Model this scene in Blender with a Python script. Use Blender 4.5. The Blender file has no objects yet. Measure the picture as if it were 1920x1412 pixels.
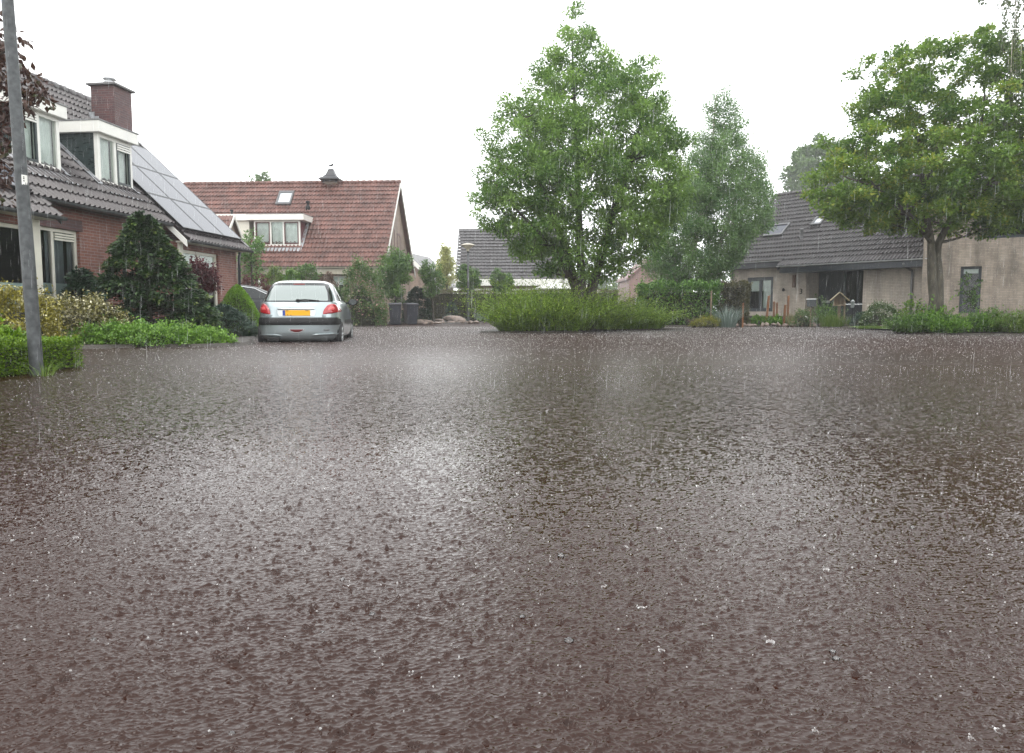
import bpy, math, random
import numpy as np
from mathutils import Vector, Matrix

R = math.radians
random.seed(7)
rng = np.random.default_rng(11)
scene = bpy.context.scene
COL = scene.collection

# ------------------------------------------------------------------ camera
F, EYE = 1400.0, 0.60                      # focal length in photo pixels, eye height above the flood water
PITCH = math.atan(121.0 / F)
cd = bpy.data.cameras.new("camera")
cd.sensor_width = 36.0
cd.lens = 36.0 * F / 1920.0
cd.clip_start, cd.clip_end = 0.05, 3000.0
cam = bpy.data.objects.new("camera", cd)
COL.objects.link(cam)
cam.location = (0, 0, EYE)
cam.rotation_euler = (R(90) - PITCH, 0, 0)
scene.camera = cam

# ------------------------------------------------------------------ overcast sky, soft sun, exposure
SUN_EL, SUN_AZ = R(58), R(200)
w = bpy.data.worlds.new("World")
scene.world = w
w.use_nodes = True
nt = w.node_tree
nt.nodes.clear()
sky = nt.nodes.new("ShaderNodeTexSky")
sky.sky_type = 'NISHITA'
sky.sun_disc = False
sky.sun_elevation = SUN_EL
sky.sun_rotation = SUN_AZ
sky.dust_density = 6.0
cloud = nt.nodes.new("ShaderNodeMix")
cloud.data_type = 'RGBA'
cloud.inputs[0].default_value = 0.93       # closed cloud deck over the clear sky
cloud.inputs[7].default_value = (17.5, 17.9, 18.0, 1)
bg = nt.nodes.new("ShaderNodeBackground")
bg.inputs[1].default_value = 0.10
wo = nt.nodes.new("ShaderNodeOutputWorld")
nt.links.new(sky.outputs[0], cloud.inputs[6])
wtc = nt.nodes.new("ShaderNodeTexCoord"); wsp = nt.nodes.new("ShaderNodeSeparateXYZ"); wmr = nt.nodes.new("ShaderNodeMapRange")
wmr.interpolation_type = 'SMOOTHSTEP'
wmr.inputs[1].default_value = 0.02; wmr.inputs[2].default_value = 0.42; wmr.inputs[3].default_value = 1.12; wmr.inputs[4].default_value = 0.80   # storm cloud overhead, brighter towards the horizon
wmx = nt.nodes.new("ShaderNodeVectorMath"); wmx.operation = 'SCALE'
nt.links.new(wtc.outputs["Generated"], wsp.inputs[0]); nt.links.new(wsp.outputs["Z"], wmr.inputs[0])
nt.links.new(cloud.outputs[2], wmx.inputs[0]); nt.links.new(wmr.outputs[0], wmx.inputs["Scale"])
nt.links.new(wmx.outputs[0], bg.inputs[0])
nt.links.new(bg.outputs[0], wo.inputs[0])
sl = bpy.data.lights.new("sun", 'SUN')
sl.energy = 0.7
sl.angle = R(25)
sl.color = (1.0, 0.97, 0.93)
so = bpy.data.objects.new("sun", sl)
COL.objects.link(so)
so.rotation_euler = (R(90) - SUN_EL, 0, R(180) - SUN_AZ)
vs = scene.view_settings
vs.view_transform = 'Standard'
vs.look = 'None'
vs.gamma = 1.0
vs.exposure = 0.7
scene.cycles.max_bounces = 8
scene.cycles.diffuse_bounces = 4
scene.cycles.glossy_bounces = 3
scene.cycles.transmission_bounces = 4
scene.cycles.transparent_max_bounces = 10
scene.cycles.volume_bounces = 1
scene.cycles.use_denoising = True
scene.cycles.use_adaptive_sampling = False
scene.cycles.sample_clamp_indirect = 3.0

# ------------------------------------------------------------------ photo geometry helpers
CP, SP = math.cos(PITCH), math.sin(PITCH)
def at(px, py, Y):
    """World point on the photo ray through (px, py) at distance Y ahead."""
    dx, up = px - 960.0, 706.0 - py
    d = (dx, F * CP + up * SP, -F * SP + up * CP)
    k = Y / d[1]
    return Vector((d[0] * k, Y, EYE + d[2] * k))
def gnd(px, py, z=0.0):
    dx, up = px - 960.0, 706.0 - py
    d = (dx, F * CP + up * SP, -F * SP + up * CP)
    k = (z - EYE) / d[2]
    return Vector((d[0] * k, d[1] * k, z))
def XP(px, Y): return at(px, 585, Y).x
def ZP(py, Y): return at(960, py, Y).z

# ------------------------------------------------------------------ materials
MATS = {}
def mat(name, col, rough=0.6, metal=0.0, spec=0.5, var=0.0, vscale=6.0, bump=0.0, bscale=30.0, coat=0.0, stretch=None):
    if name in MATS: return MATS[name]
    m = bpy.data.materials.new(name); m.use_nodes = True
    n = m.node_tree; p = n.nodes["Principled BSDF"]
    p.inputs["Base Color"].default_value = (*col, 1)
    p.inputs["Roughness"].default_value = rough
    p.inputs["Metallic"].default_value = metal
    p.inputs["Specular IOR Level"].default_value = spec
    p.inputs["Coat Weight"].default_value = coat
    tc = n.nodes.new("ShaderNodeTexCoord")
    src = tc.outputs["Object"]
    if stretch:
        mp = n.nodes.new("ShaderNodeMapping"); mp.inputs["Scale"].default_value = stretch
        n.links.new(src, mp.inputs[0]); src = mp.outputs[0]
    if var > 0:
        nz = n.nodes.new("ShaderNodeTexNoise"); nz.inputs["Scale"].default_value = vscale; nz.inputs["Detail"].default_value = 6
        n.links.new(src, nz.inputs["Vector"])
        mr = n.nodes.new("ShaderNodeMapRange")
        mr.inputs[1].default_value = 0.3; mr.inputs[2].default_value = 0.7
        mr.inputs[3].default_value = 1 - var; mr.inputs[4].default_value = 1 + var
        n.links.new(nz.outputs[0], mr.inputs[0])
        mx = n.nodes.new("ShaderNodeMix"); mx.data_type = 'RGBA'; mx.blend_type = 'MULTIPLY'; mx.inputs[0].default_value = 1
        mx.inputs[6].default_value = (*col, 1)
        n.links.new(mr.outputs[0], mx.inputs[7]); n.links.new(mx.outputs[2], p.inputs["Base Color"])
        rr = n.nodes.new("ShaderNodeMapRange")
        rr.inputs[3].default_value = max(0.02, rough - 0.12); rr.inputs[4].default_value = min(1, rough + 0.12)
        n.links.new(nz.outputs[0], rr.inputs[0]); n.links.new(rr.outputs[0], p.inputs["Roughness"])
    if bump > 0:
        b = n.nodes.new("ShaderNodeBump"); b.inputs["Strength"].default_value = bump; b.inputs["Distance"].default_value = 0.02
        nb = n.nodes.new("ShaderNodeTexNoise"); nb.inputs["Scale"].default_value = bscale; nb.inputs["Detail"].default_value = 5
        n.links.new(src, nb.inputs["Vector"]); n.links.new(nb.outputs[0], b.inputs["Height"]); n.links.new(b.outputs[0], p.inputs["Normal"])
    MATS[name] = m
    return m

def brick_mat(name, c1, c2, mortar, rough=0.6, stain=0.25, bw=0.21, rh=0.0625):
    if name in MATS: return MATS[name]
    m = bpy.data.materials.new(name); m.use_nodes = True
    n = m.node_tree; p = n.nodes["Principled BSDF"]
    uv = n.nodes.new("ShaderNodeUVMap"); uv.uv_map = "UVMap"
    br = n.nodes.new("ShaderNodeTexBrick")
    br.inputs["Color1"].default_value = (*c1, 1); br.inputs["Color2"].default_value = (*c2, 1); br.inputs["Mortar"].default_value = (*mortar, 1)
    br.inputs["Scale"].default_value = 1.0; br.inputs["Mortar Size"].default_value = 0.006
    br.inputs["Brick Width"].default_value = bw; br.inputs["Row Height"].default_value = rh; br.inputs["Bias"].default_value = -0.1
    n.links.new(uv.outputs[0], br.inputs["Vector"])
    nz = n.nodes.new("ShaderNodeTexNoise"); nz.inputs["Scale"].default_value = 1.1; nz.inputs["Detail"].default_value = 7; nz.inputs["Roughness"].default_value = 0.65
    mp = n.nodes.new("ShaderNodeMapping"); mp.inputs["Scale"].default_value = (1.6, 0.55, 1)
    n.links.new(uv.outputs[0], mp.inputs[0]); n.links.new(mp.outputs[0], nz.inputs["Vector"])
    mr = n.nodes.new("ShaderNodeMapRange"); mr.inputs[1].default_value = 0.35; mr.inputs[2].default_value = 0.65
    mr.inputs[3].default_value = 1 - stain; mr.inputs[4].default_value = 1 + stain * 0.5
    n.links.new(nz.outputs[0], mr.inputs[0])
    mx = n.nodes.new("ShaderNodeMix"); mx.data_type = 'RGBA'; mx.blend_type = 'MULTIPLY'; mx.inputs[0].default_value = 1
    n.links.new(br.outputs["Color"], mx.inputs[6]); n.links.new(mr.outputs[0], mx.inputs[7])
    n.links.new(mx.outputs[2], p.inputs["Base Color"])
    p.inputs["Roughness"].default_value = rough
    b = n.nodes.new("ShaderNodeBump"); b.inputs["Strength"].default_value = 0.5; b.inputs["Distance"].default_value = 0.01; b.invert = True
    n.links.new(br.outputs["Fac"], b.inputs["Height"]); n.links.new(b.outputs[0], p.inputs["Normal"])
    MATS[name] = m
    return m

def leaf_mat(name, c1, c2, c3=None, trans=0.3, rough=0.42, spec=0.5, c3pos=0.86):
    """Leaf colour varies from leaf to leaf with the 'tint' attribute."""
    if name in MATS: return MATS[name]
    m = bpy.data.materials.new(name); m.use_nodes = True
    n = m.node_tree; p = n.nodes["Principled BSDF"]; out = n.nodes["Material Output"]
    a = n.nodes.new("ShaderNodeAttribute"); a.attribute_name = "tint"
    cr = n.nodes.new("ShaderNodeValToRGB")
    cr.color_ramp.elements[0].color = (*c1, 1); cr.color_ramp.elements[1].color = (*c2, 1)
    if c3:
        e = cr.color_ramp.elements.new(c3pos); e.color = (*c2, 1)
        cr.color_ramp.elements[-1].position = 1.0; cr.color_ramp.elements[-1].color = (*c3, 1)
    n.links.new(a.outputs["Fac"], cr.inputs[0]); n.links.new(cr.outputs[0], p.inputs["Base Color"])
    p.inputs["Roughness"].default_value = rough; p.inputs["Specular IOR Level"].default_value = spec
    t = n.nodes.new("ShaderNodeBsdfTranslucent"); n.links.new(cr.outputs[0], t.inputs[0])
    mx = n.nodes.new("ShaderNodeMixShader"); mx.inputs[0].default_value = trans
    n.links.new(p.outputs[0], mx.inputs[1]); n.links.new(t.outputs[0], mx.inputs[2]); n.links.new(mx.outputs[0], out.inputs[0])
    MATS[name] = m
    return m

def glass_mat(name, tint=(0.9, 0.95, 0.93), refl=0.0):
    if name in MATS: return MATS[name]
    m = bpy.data.materials.new(name); m.use_nodes = True
    n = m.node_tree; n.nodes.remove(n.nodes["Principled BSDF"]); out = n.nodes["Material Output"]
    g = n.nodes.new("ShaderNodeBsdfGlossy"); g.inputs["Roughness"].default_value = 0.03
    t = n.nodes.new("ShaderNodeBsdfTransparent"); t.inputs[0].default_value = (*tint, 1)
    fr = n.nodes.new("ShaderNodeFresnel"); fr.inputs[0].default_value = 1.5
    ad = n.nodes.new("ShaderNodeMath"); ad.operation = 'ADD'; ad.use_clamp = True; ad.inputs[1].default_value = refl
    n.links.new(fr.outputs[0], ad.inputs[0])
    mx = n.nodes.new("ShaderNodeMixShader")
    n.links.new(ad.outputs[0], mx.inputs[0]); n.links.new(t.outputs[0], mx.inputs[1]); n.links.new(g.outputs[0], mx.inputs[2]); n.links.new(mx.outputs[0], out.inputs[0])
    MATS[name] = m
    return m

WHITE = mat("white_paint", (0.78, 0.77, 0.72), 0.35, var=0.06, vscale=3)
CREAM = mat("cream_paint", (0.66, 0.64, 0.55), 0.4, var=0.08, vscale=3)
DARKFR = mat("dark_green_paint", (0.018, 0.028, 0.03), 0.3)
BLACK = mat("black_plastic", (0.010, 0.010, 0.011), 0.55, spec=.3, var=0.2)
LEAD = mat("lead_flashing", (0.34, 0.35, 0.37), 0.4, 0.3, var=0.25, vscale=9, bump=0.3)
ZINC = mat("zinc_gutter", (0.09, 0.095, 0.1), 0.35, 0.4, var=0.2)
PALEZINC = mat("pale_zinc", (0.55, 0.56, 0.57), 0.35, 0.4, var=0.15)
GALV = mat("galvanised_steel", (0.075, 0.08, 0.083), 0.5, 0.3, var=0.45, vscale=16, bump=0.12, bscale=60)
SLATE = mat("dark_slate", (0.022, 0.035, 0.035), 0.3, var=0.35, vscale=7, stretch=(1, 1, 3))
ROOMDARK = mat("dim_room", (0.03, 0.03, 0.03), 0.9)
CURTAIN = mat("net_curtain", (0.80, 0.84, 0.81), 0.9, var=0.1, vscale=5)
GREYCURT = mat("grey_drape", (0.18, 0.2, 0.22), 0.9, var=0.15)
FROST = mat("frosted_film", (0.42, 0.5, 0.5), 0.5)
GLASS = glass_mat("window_glass")
GLASSC = glass_mat("clear_glass", (0.93, 0.96, 0.95), 0.0)
BARK = mat("bark", (0.055, 0.045, 0.035), 0.75, var=0.45, vscale=18, bump=0.7, bscale=22, stretch=(1, 1, 0.25))
MAPLEBARK = mat("maple_bark", (0.085, 0.075, 0.055), 0.75, var=0.5, vscale=12, bump=0.8, bscale=20, stretch=(1, 1, 0.3))
BIRCHBARK = mat("birch_bark", (0.42, 0.38, 0.33), 0.7, var=0.6, vscale=7, bump=0.3, stretch=(1, 1, 2.5))
TWIG = mat("twigs", (0.03, 0.028, 0.018), 0.9, var=0.3)
STONE = mat("stone", (0.20, 0.155, 0.13), 0.6, var=0.4, vscale=5, bump=0.6, bscale=9)
SOIL = mat("wet_soil", (0.035, 0.028, 0.022), 0.6, var=0.4, vscale=3, bump=0.8, bscale=12)
WOODPOST = mat("rusty_wood", (0.20, 0.085, 0.035), 0.7, var=0.35, vscale=8, bump=0.5, stretch=(1, 1, 0.2))
WOODGREY = mat("weathered_wood", (0.20, 0.15, 0.10), 0.75, var=0.4, vscale=9, bump=0.4, stretch=(1, 1, 0.25))
TILEGREY = mat("grey_roof_tile", (0.075, 0.065, 0.066), 0.34, var=0.35, vscale=2.2, bump=0.2)
TILEDARK = mat("dark_roof_tile", (0.055, 0.05, 0.052), 0.34, var=0.35, vscale=2.5, bump=0.2)
TILERED = mat("red_roof_tile", (0.155, 0.074, 0.060), 0.5, var=0.38, vscale=1.8, bump=0.2)
BRICKL = brick_mat("red_brick", (0.24, 0.085, 0.058), (0.17, 0.06, 0.045), (0.26, 0.2, 0.18))
BRICKCH = brick_mat("chimney_brick", (0.11, 0.042, 0.04), (0.07, 0.028, 0.03), (0.10, 0.08, 0.08))
BRICKR = brick_mat("pale_brick", (0.50, 0.43, 0.365), (0.42, 0.36, 0.305), (0.30, 0.26, 0.225), stain=0.34)
BRICKB = brick_mat("brown_brick", (0.27, 0.19, 0.14), (0.21, 0.15, 0.11), (0.24, 0.2, 0.17))
BRICKP = brick_mat("pink_brick", (0.25, 0.135, 0.115), (0.20, 0.11, 0.095), (0.28, 0.23, 0.20))
BRICKW = brick_mat("stained_shaded_pale_brick", (0.31, 0.255, 0.205), (0.24, 0.20, 0.16), (0.18, 0.16, 0.135), stain=0.5)  # stained pale brick, with shade from overhead trees put into its darker colour
PLINTH = brick_mat("plinth_brick", (0.08, 0.07, 0.065), (0.06, 0.055, 0.05), (0.07, 0.06, 0.06))

# ------------------------------------------------------------------ mesh building
def tag(o, label=None, cat=None, group=None, kind=None):
    if label: o["label"] = label
    if cat: o["category"] = cat
    if group: o["group"] = group
    if kind: o["kind"] = kind
    return o
def empty(name, loc=(0, 0, 0), rz=0.0, label=None, cat=None, group=None):
    o = bpy.data.objects.new(name, None); COL.objects.link(o)
    o.location = loc; o.rotation_euler = (0, 0, rz); o.empty_display_size = 0.2
    return tag(o, label, cat, group)
def copy_tree(o, parent=None):
    c = o.copy(); COL.objects.link(c)
    if parent is not None: c.parent = parent
    for ch in list(o.children): copy_tree(ch, c)
    return c

def box_uv(me):
    nl = len(me.loops)
    if nl == 0: return
    uvl = me.uv_layers.new(name="UVMap")
    co = np.empty(len(me.vertices) * 3); me.vertices.foreach_get("co", co); co = co.reshape(-1, 3)
    vi = np.empty(nl, dtype=np.int32); me.loops.foreach_get("vertex_index", vi)
    npoly = len(me.polygons)
    nr = np.empty(npoly * 3); me.polygons.foreach_get("normal", nr); nr = np.abs(nr.reshape(-1, 3))
    lt = np.empty(npoly, dtype=np.int32); me.polygons.foreach_get("loop_total", lt)
    ax = np.repeat(np.argmax(nr, axis=1), lt)
    p = co[vi]
    uv = np.where((ax == 0)[:, None], p[:, [1, 2]], np.where((ax == 1)[:, None], p[:, [0, 2]], p[:, [0, 1]]))
    uvl.data.foreach_set("uv", uv.astype(np.float32).ravel())

class MB:
    def __init__(s): s.v = []; s.f = []; s.M = None
    def add(s, vs, fs):
        b = len(s.v)
        if s.M is not None: vs = [tuple(s.M @ Vector(v)) for v in vs]
        s.v += [tuple(v) for v in vs]; s.f += [tuple(b + i for i in f) for f in fs]
        return s
    def box(s, x0, x1, y0, y1, z0, z1):
        vs = [(x, y, z) for z in (z0, z1) for y in (y0, y1) for x in (x0, x1)]
        return s.add(vs, [(0, 2, 3, 1), (4, 5, 7, 6), (0, 1, 5, 4), (2, 6, 7, 3), (0, 4, 6, 2), (1, 3, 7, 5)])
    def poly(s, pts): return s.add(pts, [tuple(range(len(pts)))])
    def prism(s, pts, d):
        n = len(pts); d = Vector(d)
        vs = [Vector(p) for p in pts] + [Vector(p) + d for p in pts]
        return s.add(vs, [tuple(range(n))[::-1], tuple(range(n, 2 * n))] + [(i, (i + 1) % n, n + (i + 1) % n, n + i) for i in range(n)])
    def tube(s, path, rad, n=8, cap=True):
        path = [Vector(p) for p in path]; k = len(path)
        if not hasattr(rad, "__len__"): rad = [rad] * k
        vs, fs = [], []
        up = Vector((0.13, 0.31, 0.94))
        for i, p in enumerate(path):
            t = (path[min(i + 1, k - 1)] - path[max(i - 1, 0)]).normalized()
            a = t.cross(up)
            if a.length < 0.15: a = t.cross(Vector((1, 0.1, 0)))
            a.normalize(); b = t.cross(a)
            for j in range(n):
                q = 2 * math.pi * j / n
                vs.append(p + (a * math.cos(q) + b * math.sin(q)) * rad[i])
        for i in range(k - 1):
            for j in range(n):
                fs.append((i * n + j, i * n + (j + 1) % n, (i + 1) * n + (j + 1) % n, (i + 1) * n + j))
        if cap: fs += [tuple(range(n))[::-1], tuple(range((k - 1) * n, k * n))]
        return s.add(vs, fs)
    def lathe(s, prof, n=20, c=(0, 0, 0)):
        vs, fs = [], []
        for r, z in prof:
            for j in range(n):
                q = 2 * math.pi * j / n
                vs.append((c[0] + r * math.cos(q), c[1] + r * math.sin(q), c[2] + z))
        for i in range(len(prof) - 1):
            for j in range(n):
                fs.append((i * n + j, i * n + (j + 1) % n, (i + 1) * n + (j + 1) % n, (i + 1) * n + j))
        fs += [tuple(range(n))[::-1], tuple(range((len(prof) - 1) * n, len(prof) * n))]
        return s.add(vs, fs)
    def build(s, name, m, parent=None, smooth=False, bevel=0.0, loc=None):
        me = bpy.data.meshes.new(name)
        me.from_pydata(s.v, [], s.f); me.update()
        box_uv(me)
        me.materials.append(m)
        if smooth: me.polygons.foreach_set("use_smooth", [True] * len(me.polygons))
        o = bpy.data.objects.new(name, me); COL.objects.link(o)
        if parent is not None: o.parent = parent
        if loc is not None: o.location = loc
        if bevel > 0:
            b = o.modifiers.new("bevel", 'BEVEL'); b.width = bevel; b.segments = 2; b.limit_method = 'ANGLE'; b.angle_limit = R(40)
        return o

def np_obj(name, V, Q, m, parent=None, tint=None, smooth=False):
    me = bpy.data.meshes.new(name)
    nv, nf, k = len(V), len(Q), Q.shape[1]
    me.vertices.add(nv); me.vertices.foreach_set("co", np.ascontiguousarray(V, dtype=np.float32).ravel())
    me.loops.add(nf * k); me.loops.foreach_set("vertex_index", np.ascontiguousarray(Q, dtype=np.int32).ravel())
    me.polygons.add(nf); me.polygons.foreach_set("loop_start", np.arange(0, nf * k, k, dtype=np.int32))
    me.polygons.foreach_set("use_smooth", np.full(nf, smooth))
    if tint is not None:
        a = me.attributes.new("tint", 'FLOAT', 'FACE'); a.data.foreach_set("value", np.ascontiguousarray(tint, dtype=np.float32))
    me.update(calc_edges=True); me.validate()
    me.materials.append(m)
    o = bpy.data.objects.new(name, me); COL.objects.link(o)
    if parent is not None: o.parent = parent
    return o

# ------------------------------------------------------------------ leaves and plants
def unit(a): return a / np.maximum(np.linalg.norm(a, axis=1, keepdims=True), 1e-9)
def leaf_obj(name, P, D, L, W, m, parent, tint=None, spread=0.6, flat=0.4, fold=0.15):
    """Leaf-sized kites at points P growing along D; flat pulls the blades towards lying level."""
    n = len(P)
    a = unit(unit(D) + rng.normal(0, spread, (n, 3)))
    nr = rng.normal(0, 1, (n, 3)); nr[:, 2] = np.abs(nr[:, 2]) + flat * 3
    s = unit(np.cross(a, unit(nr))); nn = np.cross(s, a)
    l = (L * rng.uniform(0.7, 1.3, n))[:, None]; ww = (W * rng.uniform(0.7, 1.3, n))[:, None]
    V = np.stack([P, P + a * l * 0.45 + s * ww * 0.5 + nn * ww * fold, P + a * l, P + a * l * 0.45 - s * ww * 0.5 + nn * ww * fold], 1).reshape(-1, 3)
    if tint is None: tint = rng.uniform(0, 1, n)
    return np_obj(name, V, np.arange(n * 4).reshape(-1, 4), m, parent, np.clip(tint, 0, 1))

def ball(n):
    d = unit(rng.normal(0, 1, (n, 3)))
    return d, d * (rng.uniform(0, 1, n) ** (1 / 2.3))[:, None]

def crown_leaves(clumps, per, squash=0.75, droop=0.0, tvar=0.35):
    """Leaf positions, growth directions and tints for clumps [(centre, radius, tint)]."""
    Ps, Ds, Ts = [], [], []
    for c, r, t in clumps:
        n = max(8, int(per * (r ** 2)))
        d, p = ball(n)
        # each clump is a handful of sprays, so that its edge is ragged
        k = rng.integers(5, 9); sp = unit(rng.normal(0, 1, (k, 3))); pick = rng.integers(0, k, n)
        p = p * 0.62 + sp[pick] * (rng.uniform(0.1, 0.85, n))[:, None] * 0.75
        p[:, 2] *= squash
        Ps.append(np.array(c) + p * r)
        dd = unit(p + 1e-3); dd[:, 2] += 0.15 - droop
        Ds.append(dd); Ts.append(t + rng.uniform(-tvar, tvar, n) + 0.18 * p[:, 2] * 0)
    return np.concatenate(Ps), np.concatenate(Ds), np.concatenate(Ts)

def limb(mb, p0, p1, r0, r1, sag=0.15, k=5, n=6, wig=0.05):
    p0, p1 = Vector(p0), Vector(p1); L = (p1 - p0).length
    c = (p0 + p1) / 2 + Vector((0, 0, sag * L)) * -1 + Vector(rng.normal(0, wig * L, 3))
    path = []
    for i in range(k + 1):
        t = i / k
        path.append(p0 * (1 - t) ** 2 + c * 2 * t * (1 - t) + p1 * t * t)
    rads = [r0 + (r1 - r0) * (i / k) ** 0.8 for i in range(k + 1)]
    mb.tube(path, rads, n)
    return path, rads

def branch_out(mb, nodes, clumps, tip=0.008):
    """Grow a branch to every clump from the nearest good node of the tree so far."""
    N = [(Vector(p), r) for p, r in nodes]
    order = sorted(range(len(clumps)), key=lambda i: min((Vector(clumps[i][0]) - p).length for p, _ in N))
    for i in order:
        c = Vector(clumps[i][0])
        best = min(N, key=lambda q: (c - q[0]).length + 2.2 * max(0, q[0].z - c.z + 0.25 * (c.xy - q[0].xy).length) - 3.0 * min(q[1], 0.08))
        path, rads = limb(mb, best[0], c, min(best[1] * 0.7, 0.06), tip, sag=0.08, n=5)
        N += [(path[j], rads[j]) for j in (2, 3, 4)]

def envelope_clumps(profile, Y, n, rmin, rmax, depth=0.85, edge=0.5, tint=(0.2, 0.8), xshift=0.0):
    """Clumps filling a crown whose outline is profile [(py, px_left, px_right)] at distance Y."""
    zs = np.array([ZP(a, Y) for a, _, _ in profile]); xl = np.array([XP(b, Y) for _, b, _ in profile]); xr = np.array([XP(c, Y) for _, _, c in profile])
    o = np.argsort(zs); zs, xl, xr = zs[o], xl[o], xr[o]
    zz = np.linspace(zs[0], zs[-1], 200); wd = np.interp(zz, zs, xr) - np.interp(zz, zs, xl)
    pr = np.maximum(wd, 0.25) ** 1.35; pr /= pr.sum()
    out = []
    for i in range(n):
      bestd = -1
      for _try in range(7):
        z = rng.choice(zz, p=pr); a, b = np.interp(z, zs, xl), np.interp(z, zs, xr)
        r = rng.uniform(rmin, rmax); hw = max((b - a) / 2 - r * 0.75, 0.02); xc = (a + b) / 2
        if rng.uniform() < edge * 0.5: ph = rng.choice([0, math.pi]) + rng.normal(0, 0.35); rho = rng.uniform(0.85, 1.0)
        else: ph = rng.uniform(0, 2 * math.pi); rho = rng.uniform(0.1, 1.0) ** 0.5
        c = (xc + rho * hw * math.cos(ph) + xshift, Y + rho * hw * depth * math.sin(ph), z - r * 0.2)
        dm = min([math.dist(c, o_[0]) for o_ in out], default=9)
        if dm > bestd: bestd, best = dm, (c, r, rng.uniform(*tint))
      out.append(best)
    return out

def rel(clumps, b): return [((c[0] - b[0], c[1] - b[1], c[2] - b[2]), r, t) for c, r, t in clumps]

def hedge_points(x0, x1, y0, y1, z0, z1, dens, rough=0.06):
    """Points in the outer skin of a box, with outward directions."""
    Ps, Ds = [], []
    faces = [((x0, x1), (z0, z1), 'y', y0, (0, -1, 0.35)), ((x0, x1), (z0, z1), 'y', y1, (0, 1, 0.35)), ((y0, y1), (z0, z1), 'x', x0, (-1, 0, 0.35)), ((y0, y1), (z0, z1), 'x', x1, (1, 0, 0.35)), ((x0, x1), (y0, y1), 'z', z1, (0, 0, 1))]
    for (a0, a1), (b0, b1), ax, val, d in faces:
        n = int(abs((a1 - a0) * (b1 - b0)) * dens)
        if n < 1: continue
        u, v = rng.uniform(a0, a1, n), rng.uniform(b0, b1, n)
        lump = rough * (np.sin(u * 5.1 + v * 3.3 + val) + np.sin(u * 11 - v * 7)) * 0.5
        dep = lump - rng.exponential(rough * 0.7, n)
        sg = {'y': d[1], 'x': d[0], 'z': 1}[ax]
        off = val + sg * dep
        P = {'y': (u, off, v), 'x': (off, u, v), 'z': (u, v, off)}[ax]
        Ps.append(np.stack(P, 1)); Ds.append(np.tile(np.array(d, float), (n, 1)))
    return np.concatenate(Ps), np.concatenate(Ds)

def hedge(name, label, cat, p0, p1, width, height, m, L, W, dens, group=None, z0=0.0, rough=0.06, flat=0.2, spread=0.6):
    p0, p1 = Vector((p0[0], p0[1], 0)), Vector((p1[0], p1[1], 0)); d = p1 - p0
    root = empty(name, (p0.x, p0.y, z0), math.atan2(d.y, d.x), label, cat, group)
    P, D = hedge_points(0, d.length, 0, width, 0.0, height, dens, rough)
    leaf_obj("foliage", P, D, L, W, m, root, spread=spread, flat=flat)
    MB().box(rough * 1.5, d.length - rough * 1.5, rough * 1.5, width - rough * 1.5, -0.1, height - rough * 1.8).build("branches", TWIG, root)
    return root

def dome(name, label, cat, x, y, rx, ry, h, m, L, W, n, z0=0.0, group=None, lumps=5, flat=0.3, spread=0.6, up=0.3, shape=2.0, core=0.66, droop=0.0, lump=0.16, bottom=0.0, fold=0.15, tufts=True):
    """A bush: leaf skin over a lumpy dome (shape 2 = round, 1 = cone), with a dark twiggy inside."""
    root = empty(name, (x, y, z0), 0, label, cat, group)
    if tufts: n = int(n * 1.45)
    t = np.clip(rng.uniform(bottom, 1, n) ** 0.85, 0, 0.995)              # height fraction
    ph = rng.uniform(0, 2 * math.pi, n)
    rad = (1 - t ** shape) ** (1 / (shape if shape > 1.2 else 1.0))
    a = rng.uniform(0, 6.28, 6)
    lm = 1 + lump * (np.sin(ph * lumps + a[0] + t * 4) * np.sin(t * 9 + a[1] + ph * 2) + 0.6 * np.sin(ph * (lumps * 2 + 1) + a[2]) * np.sin(t * 17 + a[3]))
    dep = 1 - np.minimum(rng.exponential(0.07, n), 0.4)
    k = lm * dep
    P = np.stack([np.cos(ph) * rad * rx * k, np.sin(ph) * rad * ry * k, t * h * (0.9 + 0.1 * k)], 1)
    D = np.stack([np.cos(ph) * rad / rx, np.sin(ph) * rad / ry, t / h * (0.7 if shape > 1.2 else 0.3)], 1); D = unit(D); D[:, 2] += up - droop
    if tufts:                                                            # ragged sprigs that stand out of the skin
        K = max(14, n // 70); ti = rng.integers(0, n, K); sel = rng.uniform(0, 1, n) < 0.45; pk = ti[rng.integers(0, K, n)]
        c = P[pk] * np.array([1.06, 1.06, 1.03]); sz = 0.13 * min(rx, ry, h) + 0.02
        g_ = c + rng.normal(0, sz, (n, 3)) * np.array([.75, .75, .6]) + unit(D[pk]) * np.abs(rng.normal(0, sz * .9, n))[:, None]
        P[sel] = g_[sel]; P[:, 2] = np.maximum(P[:, 2], 0.01)
    tint = 0.5 + 0.35 * np.sin(ph * 3 + a[4] + t * 6) * np.sin(t * 7 + a[5]) + rng.uniform(-0.4, 0.4, n)
    leaf_obj("foliage", P, D, L, W, m, root, tint, spread, flat, fold)
    prof = [(max(0.01, (1 - (q ** shape)) ** (1 / (shape if shape > 1.2 else 1.0)) * core), q * h * core) for q in (0, 0.2, 0.4, 0.6, 0.8, 0.93, 0.99)]
    mb = MB(); mb.M = Matrix.Diagonal((rx, ry, 1, 1)); mb.lathe(prof, 14); mb.build("branches", TWIG, root, True)
    return root

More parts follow.
